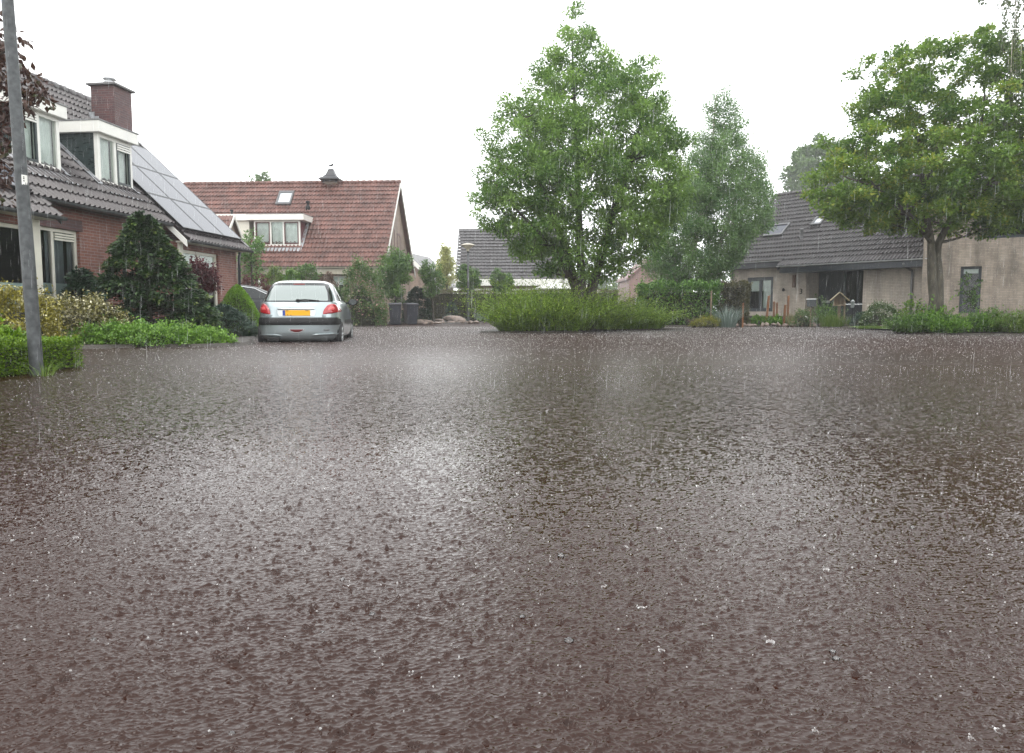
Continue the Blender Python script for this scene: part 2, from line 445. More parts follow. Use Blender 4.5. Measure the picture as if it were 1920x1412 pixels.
def spray(name, label, cat, x, y, rx, ry, h, m, shoots, leaves, L, W, z0=0.0, group=None, arch=0.5, spread=0.5, flat=0.1, stem_r=0.004, thin=1.0, rot=0.0, lean_=0.3):
    """A bush or tuft of arching shoots with leaves all along them."""
    root = empty(name, (x, y, z0), rot, label, cat, group)
    ph = rng.uniform(0, 2 * math.pi, shoots); rr = np.sqrt(rng.uniform(0, 1, shoots))
    b = np.stack([np.cos(ph) * rr * rx * 0.8, np.sin(ph) * rr * ry * 0.8, np.zeros(shoots)], 1)
    hh = h * np.sqrt(np.maximum(1.02 - rr ** 2 * 0.75, 0.05)) * rng.uniform(0.5, 1.08, shoots) * (1 + 0.34 * np.sin(b[:, 0] / rx * 5.3 + x * 3) * np.sin(b[:, 1] / ry * 4.1 + y))
    ln = rng.normal(0, lean_, (shoots, 2)) + np.stack([np.cos(ph), np.sin(ph)], 1) * arch * rr[:, None]
    Ps, Ds, Ts = [], [], []
    st = rng.uniform(-0.3, 0.3, shoots)
    for j in range(leaves):
        t = (j + rng.uniform(0, 1, shoots)) / leaves
        t = 0.08 + 0.92 * t
        p = b.copy(); p[:, 0] += ln[:, 0] * hh * t ** 1.6; p[:, 1] += ln[:, 1] * hh * t ** 1.6; p[:, 2] = hh * (t - 0.22 * arch * t ** 3)
        d = np.stack([ln[:, 0] * t, ln[:, 1] * t, np.full(shoots, 0.9 - arch * 0.6 * t.mean())], 1) * 1.2 + rng.normal(0, 0.35, (shoots, 3))
        Ps.append(p + rng.normal(0, 0.006, p.shape)); Ds.append(d); Ts.append(0.5 + st + rng.uniform(-0.3, 0.3, shoots) + 0.2 * (t - 0.5))
    leaf_obj("foliage", np.concatenate(Ps), np.concatenate(Ds), L, W, m, root, np.concatenate(Ts), spread, flat)
    mb = MB()
    for i in range(0, shoots, max(1, int(4 * thin))):
        path = []
        for t in (0, 0.35, 0.7, 1.0):
            path.append((b[i, 0] + ln[i, 0] * hh[i] * t ** 1.6, b[i, 1] + ln[i, 1] * hh[i] * t ** 1.6, hh[i] * (t - 0.22 * arch * t ** 3) - (0.05 if t == 0 else 0)))
        mb.tube(path, [stem_r * 1.5, stem_r, stem_r * 0.8, stem_r * 0.4], 4, False)
    mb.build("stems", TWIG, root)
    return root

def blades(name, label, cat, x, y, r, h, m, n, W, z0=0.0, group=None, lean=0.6, ry=None):
    """A tuft of grass: bent blades from the base."""
    root = empty(name, (x, y, z0), 0, label, cat, group)
    ry = ry or r
    ph = rng.uniform(0, 6.283, n); rr = np.sqrt(rng.uniform(0, 1, n))
    b = np.stack([np.cos(ph) * rr * r * 0.6, np.sin(ph) * rr * ry * 0.6, np.full(n, -0.02)], 1)
    hh = h * rng.uniform(0.5, 1.1, n); o = np.stack([np.cos(ph), np.sin(ph)], 1) * (lean * rr * hh)[:, None] + rng.normal(0, 0.06, (n, 2)) * hh[:, None]
    s = unit(np.stack([-np.sin(ph + rng.normal(0, 1, n)), np.cos(ph), np.zeros(n)], 1)) * W / 2
    V = []
    for t, wk in ((0, 1), (0.5, 0.9), (1, 0.08)):
        c = b.copy(); c[:, :2] += o * t ** 1.8; c[:, 2] += hh * (t - 0.18 * lean * t ** 3)
        V += [c - s * wk, c + s * wk]
    V = np.stack(V, 1).reshape(-1, 3); i = np.arange(n)[:, None] * 6
    Q = np.concatenate([i + np.array([[0, 1, 3, 2]]), i + np.array([[2, 3, 5, 4]])])
    np_obj("blades", V, Q, m, root, rng.uniform(0, 1, n * 2))
    return root

# leaf colours (real-world reflectances)
LF_HORN = leaf_mat("hornbeam_leaf", (0.075, 0.165, 0.035), (0.27, 0.42, 0.09), trans=0.45)
LF_MAPLE = leaf_mat("maple_leaf", (0.065, 0.15, 0.028), (0.25, 0.38, 0.06), (0.36, 0.40, 0.06), trans=0.45, c3pos=.95)
LF_BIRCH = leaf_mat("birch_leaf", (0.07, 0.16, 0.05), (0.22, 0.36, 0.11), trans=0.45)
LF_WEEP = leaf_mat("weeping_birch_leaf", (0.05, 0.075, 0.025), (0.10, 0.14, 0.045), trans=0.3)
LF_PURPLE = leaf_mat("copper_leaf", (0.045, 0.018, 0.016), (0.10, 0.05, 0.03), (0.07, 0.08, 0.03), trans=0.25)
LF_CONIFER = leaf_mat("conifer_spray", (0.008, 0.026, 0.010), (0.04, 0.09, 0.018), (0.13, 0.18, 0.035), trans=0.12)
LF_DKCON = leaf_mat("dark_conifer_spray", (0.010, 0.028, 0.016), (0.03, 0.065, 0.03), trans=0.12)
LF_VARIEG = leaf_mat("variegated_leaf", (0.05, 0.048, 0.010), (0.24, 0.22, 0.06), (0.85, 0.80, 0.58), trans=0.2, c3pos=0.68)
LF_YELLOW = leaf_mat("golden_leaf", (0.22, 0.22, 0.02), (0.5, 0.42, 0.04), trans=0.25)
LF_BOX = leaf_mat("box_leaf", (0.05, 0.12, 0.006), (0.21, 0.34, 0.016), trans=0.25)
LF_COVER = leaf_mat("ground_cover_leaf", (0.06, 0.15, 0.016), (0.23, 0.40, 0.06), trans=0.25)
LF_RED = leaf_mat("red_leaf", (0.045, 0.010, 0.014), (0.13, 0.025, 0.03), trans=0.25)
LF_DWARF = leaf_mat("dwarf_spruce_needle", (0.09, 0.20, 0.012), (0.25, 0.43, 0.04), trans=0.35)
LF_JUN = leaf_mat("juniper_needle", (0.025, 0.06, 0.04), (0.06, 0.11, 0.07), trans=0.12)
LF_SHRUB = leaf_mat("island_shrub_leaf", (0.055, 0.115, 0.010), (0.22, 0.35, 0.028), (0.36, 0.46, 0.07), trans=0.3)
LF_GLOBE = leaf_mat("globe_tree_leaf", (0.045, 0.11, 0.025), (0.15, 0.26, 0.06), trans=0.3)
LF_HEDGE = leaf_mat("ivy_hedge_leaf", (0.03, 0.10, 0.015), (0.16, 0.32, 0.045), trans=0.2)
LF_BROWNH = leaf_mat("brownish_hedge_leaf", (0.05, 0.055, 0.02), (0.12, 0.11, 0.045), trans=0.2)
LF_OLIVE = leaf_mat("conifer_hedge_leaf", (0.07, 0.075, 0.02), (0.14, 0.13, 0.04), trans=0.15)
LF_ROSE = leaf_mat("rose_leaf", (0.05, 0.11, 0.03), (0.14, 0.23, 0.06), (0.62, 0.36, 0.34), trans=0.25)
LF_BLUEG = leaf_mat("blue_grass_blade", (0.14, 0.20, 0.17), (0.25, 0.31, 0.28), trans=0.2)
LF_GRASS = leaf_mat("grass_blade", (0.07, 0.14, 0.02), (0.19, 0.27, 0.05), trans=0.3)
LF_WHITEF = leaf_mat("white_flowering_leaf", (0.045, 0.09, 0.025), (0.11, 0.17, 0.05), (0.7, 0.72, 0.62), trans=0.25)
LF_BED = leaf_mat("bed_plant_leaf", (0.045, 0.13, 0.016), (0.18, 0.34, 0.035), trans=0.35)
LF_FAR = leaf_mat("far_tree_leaf", (0.06, 0.12, 0.04), (0.14, 0.22, 0.07), trans=0.3)

# ================================================================== SETTING
# ---- ground far below and around, out to the horizon
gm = mat("wet_ground", (0.05, 0.055, 0.03), 0.7, var=0.4, vscale=0.3)
tag(MB().poly([(-600, -300, -0.45), (600, -300, -0.45), (600, 1500, -0.45), (-600, 1500, -0.45)]).build("ground", gm), kind="structure")

# ---- flood water: a rippled sheet beaten by rain
def tile_fft(n, size, lmin, lmax, slope, aniso, seed):
    g = np.random.default_rng(seed)
    k = np.fft.fftfreq(n, size / n) * 2 * np.pi
    kx, ky = np.meshgrid(k, k, indexing="xy")
    kk = np.hypot(kx, ky) + 1e-9
    lam = 2 * np.pi / kk
    A = kk ** -1.9 * np.exp(-(lmin / lam) ** 2) * np.exp(-(lam / lmax) ** 2) * (0.25 + aniso * (ky / kk) ** 2)
    A[0, 0] = 0
    h = np.fft.ifft2(np.fft.fft2(g.normal(size=(n, n))) * A).real
    gy = np.gradient(h, size / n, axis=0); gx = np.gradient(h, size / n, axis=1)
    h = np.exp(0.75 * h / h.std())                                       # narrow crests, broad flat troughs
    gy = np.gradient(h, size / n, axis=0); gx = np.gradient(h, size / n, axis=1)
    return (h - h.mean()) * slope / np.sqrt((gx ** 2 + gy ** 2).mean())
def tile_drops(n, size, seed):
    g = np.random.default_rng(seed); dx = size / n
    h = np.zeros((n, n))
    def splat(cx, cy, ext, fn):
        e = int(ext / dx) + 1; ix, iy = int(cx / dx), int(cy / dx)
        ii = np.arange(-e, e + 1); X, Y = np.meshgrid((ix + ii) * dx - cx, (iy + ii) * dx - cy)
        h[np.ix_((iy + ii) % n, (ix + ii) % n)] += fn(np.hypot(X, Y), X, Y)
    for _ in range(int(150 * size * size)):                              # spreading rings
        r0 = g.uniform(0.008, 0.075); amp = 0.0011 * (1 - r0 / 0.1) * g.uniform(0.4, 1.3); lam = g.uniform(0.008, 0.013); wd = lam * g.uniform(0.8, 1.4)
        splat(*g.uniform(0, size, 2), r0 + 3 * wd, lambda r, X, Y: amp * np.cos(2 * np.pi * (r - r0) / lam) * np.exp(-((r - r0) / wd) ** 2))
    for _ in range(int(60 * size * size)):                               # fresh craters with a raised ragged rim, some with a rebound jet
        rc = g.uniform(0.003, 0.0085); dep = rc * g.uniform(0.45, 0.8); rim = rc * g.uniform(0.25, 0.7); ph = g.uniform(0, 6.28); lobes = g.integers(4, 8)
        jet = g.uniform(0.004, 0.012) if g.uniform() < 0.5 else 0.0
        splat(*g.uniform(0, size, 2), rc * 3, lambda r, X, Y: -dep * np.exp(-(r / rc) ** 2) + rim * (1 + 0.35 * np.sin(lobes * np.arctan2(Y, X) + ph)) * np.exp(-((r - 1.35 * rc) / (0.33 * rc)) ** 2) + jet * np.exp(-(r / 0.0026) ** 2))
    return h
NT, ST = 1792, 1.9
H1 = tile_fft(NT, ST, 0.005, 0.020, 0.34, 1.5, 3) + tile_drops(NT, ST, 4)
H2 = tile_fft(NT, ST * 1.37, 0.007, 0.042, 0.16, 1.2, 5)
def samp(H, size, x, y):
    u, v = (x / size % 1.0) * NT, (y / size % 1.0) * NT
    i, j = np.floor(u).astype(int), np.floor(v).astype(int); a, b = u - i, v - j
    i %= NT; j %= NT; i2, j2 = (i + 1) % NT, (j + 1) % NT
    return H[j, i] * (1 - a) * (1 - b) + H[j, i2] * a * (1 - b) + H[j2, i] * (1 - a) * b + H[j2, i2] * a * b
rows = [-6, -3, -1.5, -0.5, 0.2, 0.5]
dlt = 1180.0
while dlt > 60: rows.append(EYE * F / dlt); dlt -= (0.72 if dlt > 240 else 1.15)
y_ = rows[-1]
while y_ < 46: y_ += 0.24 + 0.012 * (y_ - 14); rows.append(y_)
rows += [60, 90]
rows = np.array(rows)
side_ = np.linspace(0.923, 1.75, 300)
cols = np.concatenate([[-9, -5, -3, -2.2, -1.85], -side_[::-1], np.linspace(-0.92, 0.92, 1500), side_, [1.85, 2.2, 3, 5, 9]])
RX = np.where(rows > -0.3, rows + 0.45, 0.15)
X_ = cols[None, :] * np.maximum(RX, 0.5)[:, None]; Y_ = np.repeat(rows[:, None], len(cols), 1)
c_, s_ = math.cos(0.6), math.sin(0.6)
fade = np.clip((5.5 - Y_) / 3.0, 0, 1) * np.clip((Y_ - 0.3) / 0.2, 0, 1) * np.clip((1.78 - np.abs(cols)) / 0.2, 0, 1)[None, :]
Z_ = (samp(H1, ST, X_ * 0.97 + 0.26 * Y_, Y_ * 0.97 - 0.26 * X_) + samp(H2, ST * 1.37, c_ * X_ + s_ * Y_, c_ * Y_ - s_ * X_)) * fade
Z_ += 0.004 * np.sin(X_ * 1.3 + Y_ * 2.1) * np.sin(Y_ * 1.1 - X_ * 0.7) * fade
nr_, nc_ = X_.shape
V = np.stack([X_, Y_, Z_], 2).reshape(-1, 3)
i_ = (np.arange(nr_ - 1)[:, None] * nc_ + np.arange(nc_ - 1)[None, :]).ravel()
WATER = bpy.data.materials.new("flood_water"); WATER.use_nodes = True
n = WATER.node_tree; p = n.nodes["Principled BSDF"]
p.inputs["Base Color"].default_value = (0.085, 0.058, 0.049, 1)
p.inputs["Roughness"].default_value = 0.10
p.inputs["IOR"].default_value = 1.333
geo = n.nodes.new("ShaderNodeNewGeometry")
def nzz(scale, st, det=4):
    mp = n.nodes.new("ShaderNodeMapping"); mp.inputs["Scale"].default_value = st
    t = n.nodes.new("ShaderNodeTexNoise"); t.inputs["Scale"].default_value = scale; t.inputs["Detail"].default_value = det
    n.links.new(geo.outputs["Position"], mp.inputs[0]); n.links.new(mp.outputs[0], t.inputs["Vector"]); return t
mud = nzz(0.5, (1, 0.7, 1), 5)
mc = n.nodes.new("ShaderNodeMix"); mc.data_type = 'RGBA'
mc.inputs[6].default_value = (0.0185, 0.0062, 0.0034, 1); mc.inputs[7].default_value = (0.033, 0.0122, 0.0074, 1)
n.links.new(mud.outputs[0], mc.inputs[0]); n.links.new(mc.outputs[2], p.inputs["Base Color"])
sep = n.nodes.new("ShaderNodeSeparateXYZ"); n.links.new(geo.outputs["Position"], sep.inputs[0])
far = n.nodes.new("ShaderNodeMapRange"); far.inputs[1].default_value = 1.6; far.inputs[2].default_value = 4.2; far.inputs[3].default_value = 0.10; far.inputs[4].default_value = 1.0
n.links.new(sep.outputs["Y"], far.inputs[0])
fine = nzz(115, (0.8, 1, 1), 2); ring = nzz(46, (0.7, 1, 1), 2)
def vm(op, *ins):
    v = n.nodes.new("ShaderNodeVectorMath"); v.operation = op
    for i, x in enumerate(ins):
        if hasattr(x, "is_output"): n.links.new(x, v.inputs[i])
        else: v.inputs[i].default_value = x
    return v
sl1 = vm('SUBTRACT', fine.outputs["Color"], (.5, .5, .5)); sl2 = vm('SUBTRACT', ring.outputs["Color"], (.5, .5, .5))
sm = vm('ADD', vm('MULTIPLY', sl1.outputs[0], (1.5, 1.5, 0)).outputs[0], vm('MULTIPLY', sl2.outputs[0], (1.4, 1.8, 0)).outputs[0])
sc_ = n.nodes.new("ShaderNodeVectorMath"); sc_.operation = 'SCALE'; n.links.new(sm.outputs[0], sc_.inputs[0]); n.links.new(far.outputs[0], sc_.inputs["Scale"])
nn_ = vm('NORMALIZE', vm('ADD', geo.outputs["Normal"], sc_.outputs[0]).outputs[0])
n.links.new(nn_.outputs[0], p.inputs["Normal"])
rgh = n.nodes.new("ShaderNodeMapRange"); rgh.inputs[1].default_value = 3; rgh.inputs[2].default_value = 14; rgh.inputs[3].default_value = .05; rgh.inputs[4].default_value = .5
n.links.new(sep.outputs["Y"], rgh.inputs[0]); n.links.new(rgh.outputs[0], p.inputs["Roughness"])      # wavelets too small to model far off
wtr = np_obj("water", V, np.stack([i_, i_ + 1, i_ + 1 + nc_, i_ + nc_], 1), WATER, smooth=True)
tag(wtr, kind="structure")

# ---- splashes on the water: beads, bubbles and little crowns, uncountable
def ico(sub):
    import bmesh
    b = bmesh.new(); bmesh.ops.create_icosphere(b, subdivisions=sub, radius=1.0)
    v = np.array([x.co[:] for x in b.verts]); f = np.array([[q.index for q in x.verts] for x in b.faces]); b.free(); return v, f
iv, if_ = ico(1)
def scatter(num, y0, y1, pw):
    y = y0 + (y1 - y0) * rng.uniform(0, 1, num) ** pw
    return rng.uniform(-0.8, 0.8, num) * (y + 0.4), y
Vs, Fs, base = [], [], 0
def put(v, f):
    global base
    Vs.append(v); Fs.append(f + base); base += len(v)
OV = np.array([[1,0,0],[-1,0,0],[0,1,0],[0,-1,0],[0,0,1],[0,0,-1]], float); OF = np.array([[0,2,4],[2,1,4],[1,3,4],[3,0,4],[2,0,5],[1,2,5],[3,1,5],[0,3,5]])
x, y = scatter(70000, 6.0, 30, 0.66)
for a, b in zip(x, y):
    r = rng.uniform(0.0010, 0.0027) * (.55 + .045 * b); put(OV * np.array([r * rng.uniform(1, 2.2), r, r * rng.uniform(.7, 1.8)]) + np.array([a, b, rng.exponential(.010) + r]), OF)
FARS = (np.concatenate(Vs), np.concatenate(Fs)); Vs, Fs, base = [], [], 0
x, y = scatter(7000, 1.0, 20, 1.0)
for a, b in zip(x, y):
    r = rng.uniform(0.0008, 0.0022) * min(1 + 0.05 * b, .45 + .3 * b) * (1.5 if rng.uniform() < .04 else 1); hgt = rng.exponential(0.010) + r * .6
    put(iv * np.array([r * rng.uniform(.8, 1.5), r, r * rng.uniform(0.7, 1.6)]) + np.array([a, b, hgt]), if_)
x, y = scatter(330, 0.8, 12, 1.2)                                         # crowns: low torn rings of water with beads
for a, b in zip(x, y):
    k = 14; r = rng.uniform(0.003, 0.007); h = rng.uniform(0.002, 0.006); p0 = rng.uniform(0, 6.28); v = []
    for q in range(k + 1):
        an = p0 + 4.4 * q / k; hh = h * (.35 + .65 * abs(math.sin(q * 1.7 + p0))) * math.sin(math.pi * (q + .4) / (k + .8))
        v += [(a + r * math.cos(an), b + r * math.sin(an), -.001), (a + r * 1.25 * math.cos(an), b + r * 1.25 * math.sin(an), hh)]
    put(np.array(v), np.array([t for q in range(k) for t in ((2 * q, 2 * q + 2, 2 * q + 3), (2 * q, 2 * q + 3, 2 * q + 1))]))
    for q in range(rng.integers(1, 4)):
        an = rng.uniform(0, 6.28); put(iv * rng.uniform(0.0008, 0.0022) + np.array([a + r * 1.5 * math.cos(an), b + r * 1.5 * math.sin(an), rng.uniform(.002, .015)]), if_)
SPL = bpy.data.materials.new("splash_water"); SPL.use_nodes = True
n = SPL.node_tree; p = n.nodes["Principled BSDF"]
p.inputs["Base Color"].default_value = (0.72, 0.70, 0.69, 1); p.inputs["Roughness"].default_value = 0.12; p.inputs["IOR"].default_value = 1.333
tb = n.nodes.new("ShaderNodeBsdfGlass"); tb.inputs["IOR"].default_value = 1.33; tb.inputs["Roughness"].default_value = .05; mx = n.nodes.new("ShaderNodeMixShader"); mx.inputs[0].default_value = 0.30
n.links.new(tb.outputs[0], mx.inputs[1]); n.links.new(p.outputs[0], mx.inputs[2]); n.links.new(mx.outputs[0], n.nodes["Material Output"].inputs[0])
tag(np_obj("splashes", np.concatenate(Vs), np.concatenate(Fs), SPL, smooth=True), "white beads and small crowns of rain splashing off the brown flood water", "splashes", kind="stuff")
SPRAY = mat('spray_water', (.72, .71, .70), .3)
tag(np_obj('spray', FARS[0], FARS[1], SPRAY), 'pale dancing spray of rain over the farther flood water', 'spray', kind='stuff')
Vs, Fs, base = [], [], 0
x, y = scatter(110, 0.85, 7, 1.0)
for a, b in zip(x, y):
    r = rng.uniform(0.004, 0.011)
    put(iv * np.array([r, r, r * .75]) + np.array([a, b, 0.001]), if_)
BUB = glass_mat("bubble_film", (0.95, 0.95, 0.95), 0.06)
tag(np_obj("bubbles", np.concatenate(Vs), np.concatenate(Fs), BUB, smooth=True), "clear round bubbles floating on the brown flood water", "bubbles", kind="stuff")

# ---- falling rain: drops drawn out into solid streaks, imitating motion trails
NRAIN = 24000
y = 2.5 + 25 * rng.uniform(0, 1, NRAIN) ** 0.7; x = rng.uniform(-0.78, 0.78, NRAIN) * (y + 0.6)
z = rng.uniform(0.02, 1, NRAIN) * (0.9 + 0.46 * y); L = rng.uniform(0.05, 0.16, NRAIN) * (0.6 + 0.05 * y); rr = rng.uniform(0.00014, 0.00042, NRAIN)
ln = np.stack([rng.normal(0.03, 0.02, NRAIN) * L, rng.normal(0, 0.02, NRAIN) * L, L], 1)
b = np.stack([x, y, z], 1); tri = [(math.cos(q), math.sin(q)) for q in (0.3, 2.4, 4.5)]
V = [b] + [b + ln * 0.25 + np.stack([rr * c, rr * s, 0 * rr], 1) for c, s in tri] + [b + ln]
V = np.stack(V, 1).reshape(-1, 3); i = np.arange(NRAIN)[:, None] * 5
Q = np.concatenate([i + np.array([q]) for q in ((0, 2, 1), (0, 3, 2), (0, 1, 3), (1, 2, 4), (2, 3, 4), (3, 1, 4))])
RAIN = bpy.data.materials.new("rain_water"); RAIN.use_nodes = True
n = RAIN.node_tree; p = n.nodes["Principled BSDF"]
p.inputs["Base Color"].default_value = (0.85, 0.87, 0.87, 1); p.inputs["Roughness"].default_value = 0.15
tag(np_obj("rain", V, Q, RAIN), "pale streaks of heavy rain falling all over the street", "rain", kind="stuff")

# ---- garden soil beds that rise just out of the water
def bed(name, pts, z=0.06, m=SOIL, skirt=0.3):
    pts = [(p[0], p[1]) for p in pts]
    mb = MB()
    n = len(pts); top = []
    # subdivide and jitter the edge so that the shore is not straight
    for i in range(n):
        a, b = pts[i], pts[(i + 1) % n]; L = math.hypot(b[0] - a[0], b[1] - a[1]); k = max(1, min(24, int(L / 0.35)))
        for j in range(k):
            t = j / k; top.append((a[0] + (b[0] - a[0]) * t + rng.normal(0, 0.04), a[1] + (b[1] - a[1]) * t + rng.normal(0, 0.06)))
    cx, cy = sum(p[0] for p in top) / len(top), sum(p[1] for p in top) / len(top)
    N = len(top)
    vs = [(x, y, z) for x, y in top] + [(x + (x - cx) * skirt / max(1, math.hypot(x - cx, y - cy)), y + (y - cy) * skirt / max(1, math.hypot(x - cx, y - cy)), -0.12) for x, y in top]
    mb.add(vs, [tuple(range(N))] + [(i, N + i, N + (i + 1) % N, (i + 1) % N) for i in range(N)])
    return tag(mb.build(name, m), kind="structure")
def g2(px, py): v = gnd(px, py); return (v.x, v.y)
def xy(px, Y): return (XP(px, Y), Y)
bed("left_garden_soil", [(-6.5, 4.5), (-4.82, 4.8), (-4.84, 6.4), (-4.84, 8.0), (-5.7, 9.5), (-7.5, 12.0), (-6.6, 12.4), (-5.0, 12.8), (-4.85, 13.6), (-5.6, 16.0), (-6.1, 18.3), (-6.6, 21.8), (-8.0, 23.5), (-13, 23), (-13, 9)], 0.06)
bed("middle_garden_soil", [xy(480, 31), xy(660, 33.4), xy(725, 34.3), xy(780, 36.5), xy(840, 37.3), xy(905, 40), xy(1000, 42), xy(1130, 43), (7, 60), (-25, 60), (-22, 31)], 0.07)
bed("traffic_island_soil", [(-0.9, 21.4), (0.8, 20.9), (2.0, 21.1), (2.6, 23.5), (5.2, 24.6), (5.9, 25.6), (3.0, 27), (-0.6, 24.5)], 0.05)
bed("right_garden_soil", [xy(1285, 28.6), xy(1400, 30.2), xy(1560, 29.6), xy(1600, 27.2), xy(1680, 24.5), (22, 21.5), (34, 18), (40, 60), (6, 60), (6.0, 31)], 0.07)
bed("right_verge_soil", [xy(1685, 20.3), xy(1760, 19.6), xy(1930, 19.2), xy(2120, 18.8), (21, 21.6), (15.6, 22.4)], 0.05)

# ================================================================== HOUSES
def roof_tiles(mb, x0, x1, y0, z0, y1, z1, tw=0.155, course=0.34, amp=0.027, lip=0.055, roman=False):
    """Overlapping tile courses over the slope from (y0,z0) eave to (y1,z1) top, between x0 and x1."""
    L = math.hypot(y1 - y0, z1 - z0); uy, uz = (y1 - y0) / L, (z1 - z0) / L
    ny, nz = -uz, uy
    if nz < 0: ny, nz = -ny, -nz
    nrow = max(1, round(L / course)); ch = L / nrow
    ncol = max(1, round((x1 - x0) / tw)); sub = 8
    xs = np.linspace(x0, x1, ncol * sub + 1)
    phs = (np.arange(ncol * sub + 1) % sub) / sub
    prof = amp * (np.cos(2 * np.pi * phs) + 0.35 * np.cos(4 * np.pi * phs)) if not roman else amp * np.where(phs < 0.12, 1.0, 0.0)
    vs, fs = [], []
    m = len(xs)
    for r in range(nrow):
        jx = rng.normal(0, 0.004); jz = rng.normal(0, 0.003)
        for q, lift in ((r * ch - 0.035, lip), (r * ch + 0.06, -0.012), ((r + 1) * ch, 0.0)):
            for i, x in enumerate(xs):
                h = prof[i] + lift + jz
                if lift == lip: h += 0
                vs.append((x + jx, y0 + uy * q + ny * h, z0 + uz * q + nz * h))
        b = r * 3 * m
        for i in range(m - 1):
            fs.append((b + i, b + i + 1, b + 2 * m + i + 1, b + 2 * m + i))          # tile face
            fs.append((b + m + i, b + m + i + 1, b + i + 1, b + i))                  # riser under the lip
    return mb.add(vs, fs)

def wall(mb, x0, x1, z0, z1, y, holes=(), rev=0.12):
    xs = sorted({x0, x1, *[h[0] for h in holes], *[h[1] for h in holes]}); zs = sorted({z0, z1, *[h[2] for h in holes], *[h[3] for h in holes]})
    for a, b in zip(xs, xs[1:]):
        for c, d in zip(zs, zs[1:]):
            if any(h[0] <= a and b <= h[1] and h[2] <= c and d <= h[3] for h in holes): continue
            mb.poly([(a, y, c), (b, y, c), (b, y, d), (a, y, d)])
    for a, b, c, d in holes:
        mb.poly([(a, y, c), (a, y + rev, c), (a, y + rev, d), (a, y, d)]); mb.poly([(b, y, c), (b, y, d), (b, y + rev, d), (b, y + rev, c)])
        mb.poly([(a, y, d), (a, y + rev, d), (b, y + rev, d), (b, y, d)]); mb.poly([(a, y, c), (b, y, c), (b, y + rev, c), (a, y + rev, c)])
    return mb

def window(parent, x0, x1, z0, z1, y, frame=WHITE, splits=(), bars=0.06, sash=None, sashes=(), curtain=None, frost=None, vent=None, M=None, depth=0.07, pane=None, room=0.5, name="window", sill=False, blind=None):
    """Frame with mullions at the given fractions; pane, curtains and the dim room behind are its pieces."""
    def mk():
        m = MB(); m.M = M; return m
    f = mk()
    f.box(x0, x1, y, y + depth, z0, z0 + bars).box(x0, x1, y, y + depth, z1 - bars, z1)
    f.box(x0, x0 + bars, y + .001, y + depth, z0 + bars, z1 - bars).box(x1 - bars, x1, y + .001, y + depth, z0 + bars, z1 - bars)
    cuts = [x0] + [x0 + (x1 - x0) * s for s in splits] + [x1]
    for c in cuts[1:-1]: f.box(c - bars / 2, c + bars / 2, y + .001, y + depth, z0 + bars, z1 - bars)
    fr = f.build(name, frame, parent, bevel=0.006)
    g = mk(); yp = y + depth * .45; g.poly([(x0 + bars * .5, yp, z0 + bars * .5), (x1 - bars * .5, yp, z0 + bars * .5), (x1 - bars * .5, yp, z1 - bars * .5), (x0 + bars * .5, yp, z1 - bars * .5)])
    g.build("pane", pane or GLASS, fr)
    for i in sashes:
        a, b = cuts[i] + bars * (0.5 if i else 1), cuts[i + 1] - bars * (0.5 if i < len(cuts) - 2 else 1); s = mk(); t = 0.05
        s.box(a, b, y - .012, y + .03, z0 + bars, z0 + bars + t).box(a, b, y - .012, y + .03, z1 - bars - t, z1 - bars).box(a, a + t, y - .010, y + .03, z0 + bars + t, z1 - bars - t).box(b - t, b, y - .010, y + .03, z0 + bars + t, z1 - bars - t)
        s.build("sash", sash or DARKFR, fr)
    if vent is not None:
        a, b = cuts[vent] + bars * .6, cuts[vent + 1] - bars * .6; s = mk()
        for k in range(3): s.box(a, b, y - .015 - .006 * k, y + .03, z1 - bars - .16 + .05 * k, z1 - bars - .125 + .05 * k)
        s.build("ventilation_grille", frame, fr)
    if curtain:
        for (fa, fb, cm) in curtain:
            a, b = x0 + (x1 - x0) * fa, x0 + (x1 - x0) * fb; k = max(6, int((b - a) / 0.025)); c = mk(); vs = []
            for i in range(k + 1):
                x = a + (b - a) * i / k; yy = y + depth + .035 + .018 * math.sin(i * 1.9) + .012 * math.sin(i * 0.7 + 1)
                vs += [(x, yy, z0 + .03), (x, yy, z1 - .02)]
            c.add(vs, [(2 * i, 2 * i + 2, 2 * i + 3, 2 * i + 1) for i in range(k)]); c.build("curtain", cm, fr, True)
    if frost:
        c = mk(); c.box(x0 + bars, x1 - bars, y + depth * .45 + .012, y + depth * .45 + .018, z0 + bars, z0 + frost); c.build("frosted_film", FROST, fr)
    if blind:
        c = mk(); c.box(x0 + bars, x1 - bars, y + depth * .45 + .03, y + depth * .45 + .04, z1 - bars - blind, z1 - bars); c.build("blind", CURTAIN, fr)
    r = mk(); a, b, c0, d0, y1 = x0 + .01, x1 - .01, z0 + .01, z1 - .01, y + depth + room
    y0 = y + depth + .002
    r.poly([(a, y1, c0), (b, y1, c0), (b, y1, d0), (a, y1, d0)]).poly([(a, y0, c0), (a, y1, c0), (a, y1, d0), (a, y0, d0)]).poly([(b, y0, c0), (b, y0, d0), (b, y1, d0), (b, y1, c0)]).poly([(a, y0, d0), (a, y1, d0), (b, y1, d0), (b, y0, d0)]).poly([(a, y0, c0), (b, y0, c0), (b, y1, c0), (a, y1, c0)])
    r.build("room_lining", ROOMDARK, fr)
    if sill:
        s = mk(); s.box(x0 - .03, x1 + .03, y - .10, y + .02, z0 - .05, z0 - .002); s.build("sill", mat("stone_sill", (0.12, 0.11, 0.11), 0.5), fr)
    return fr

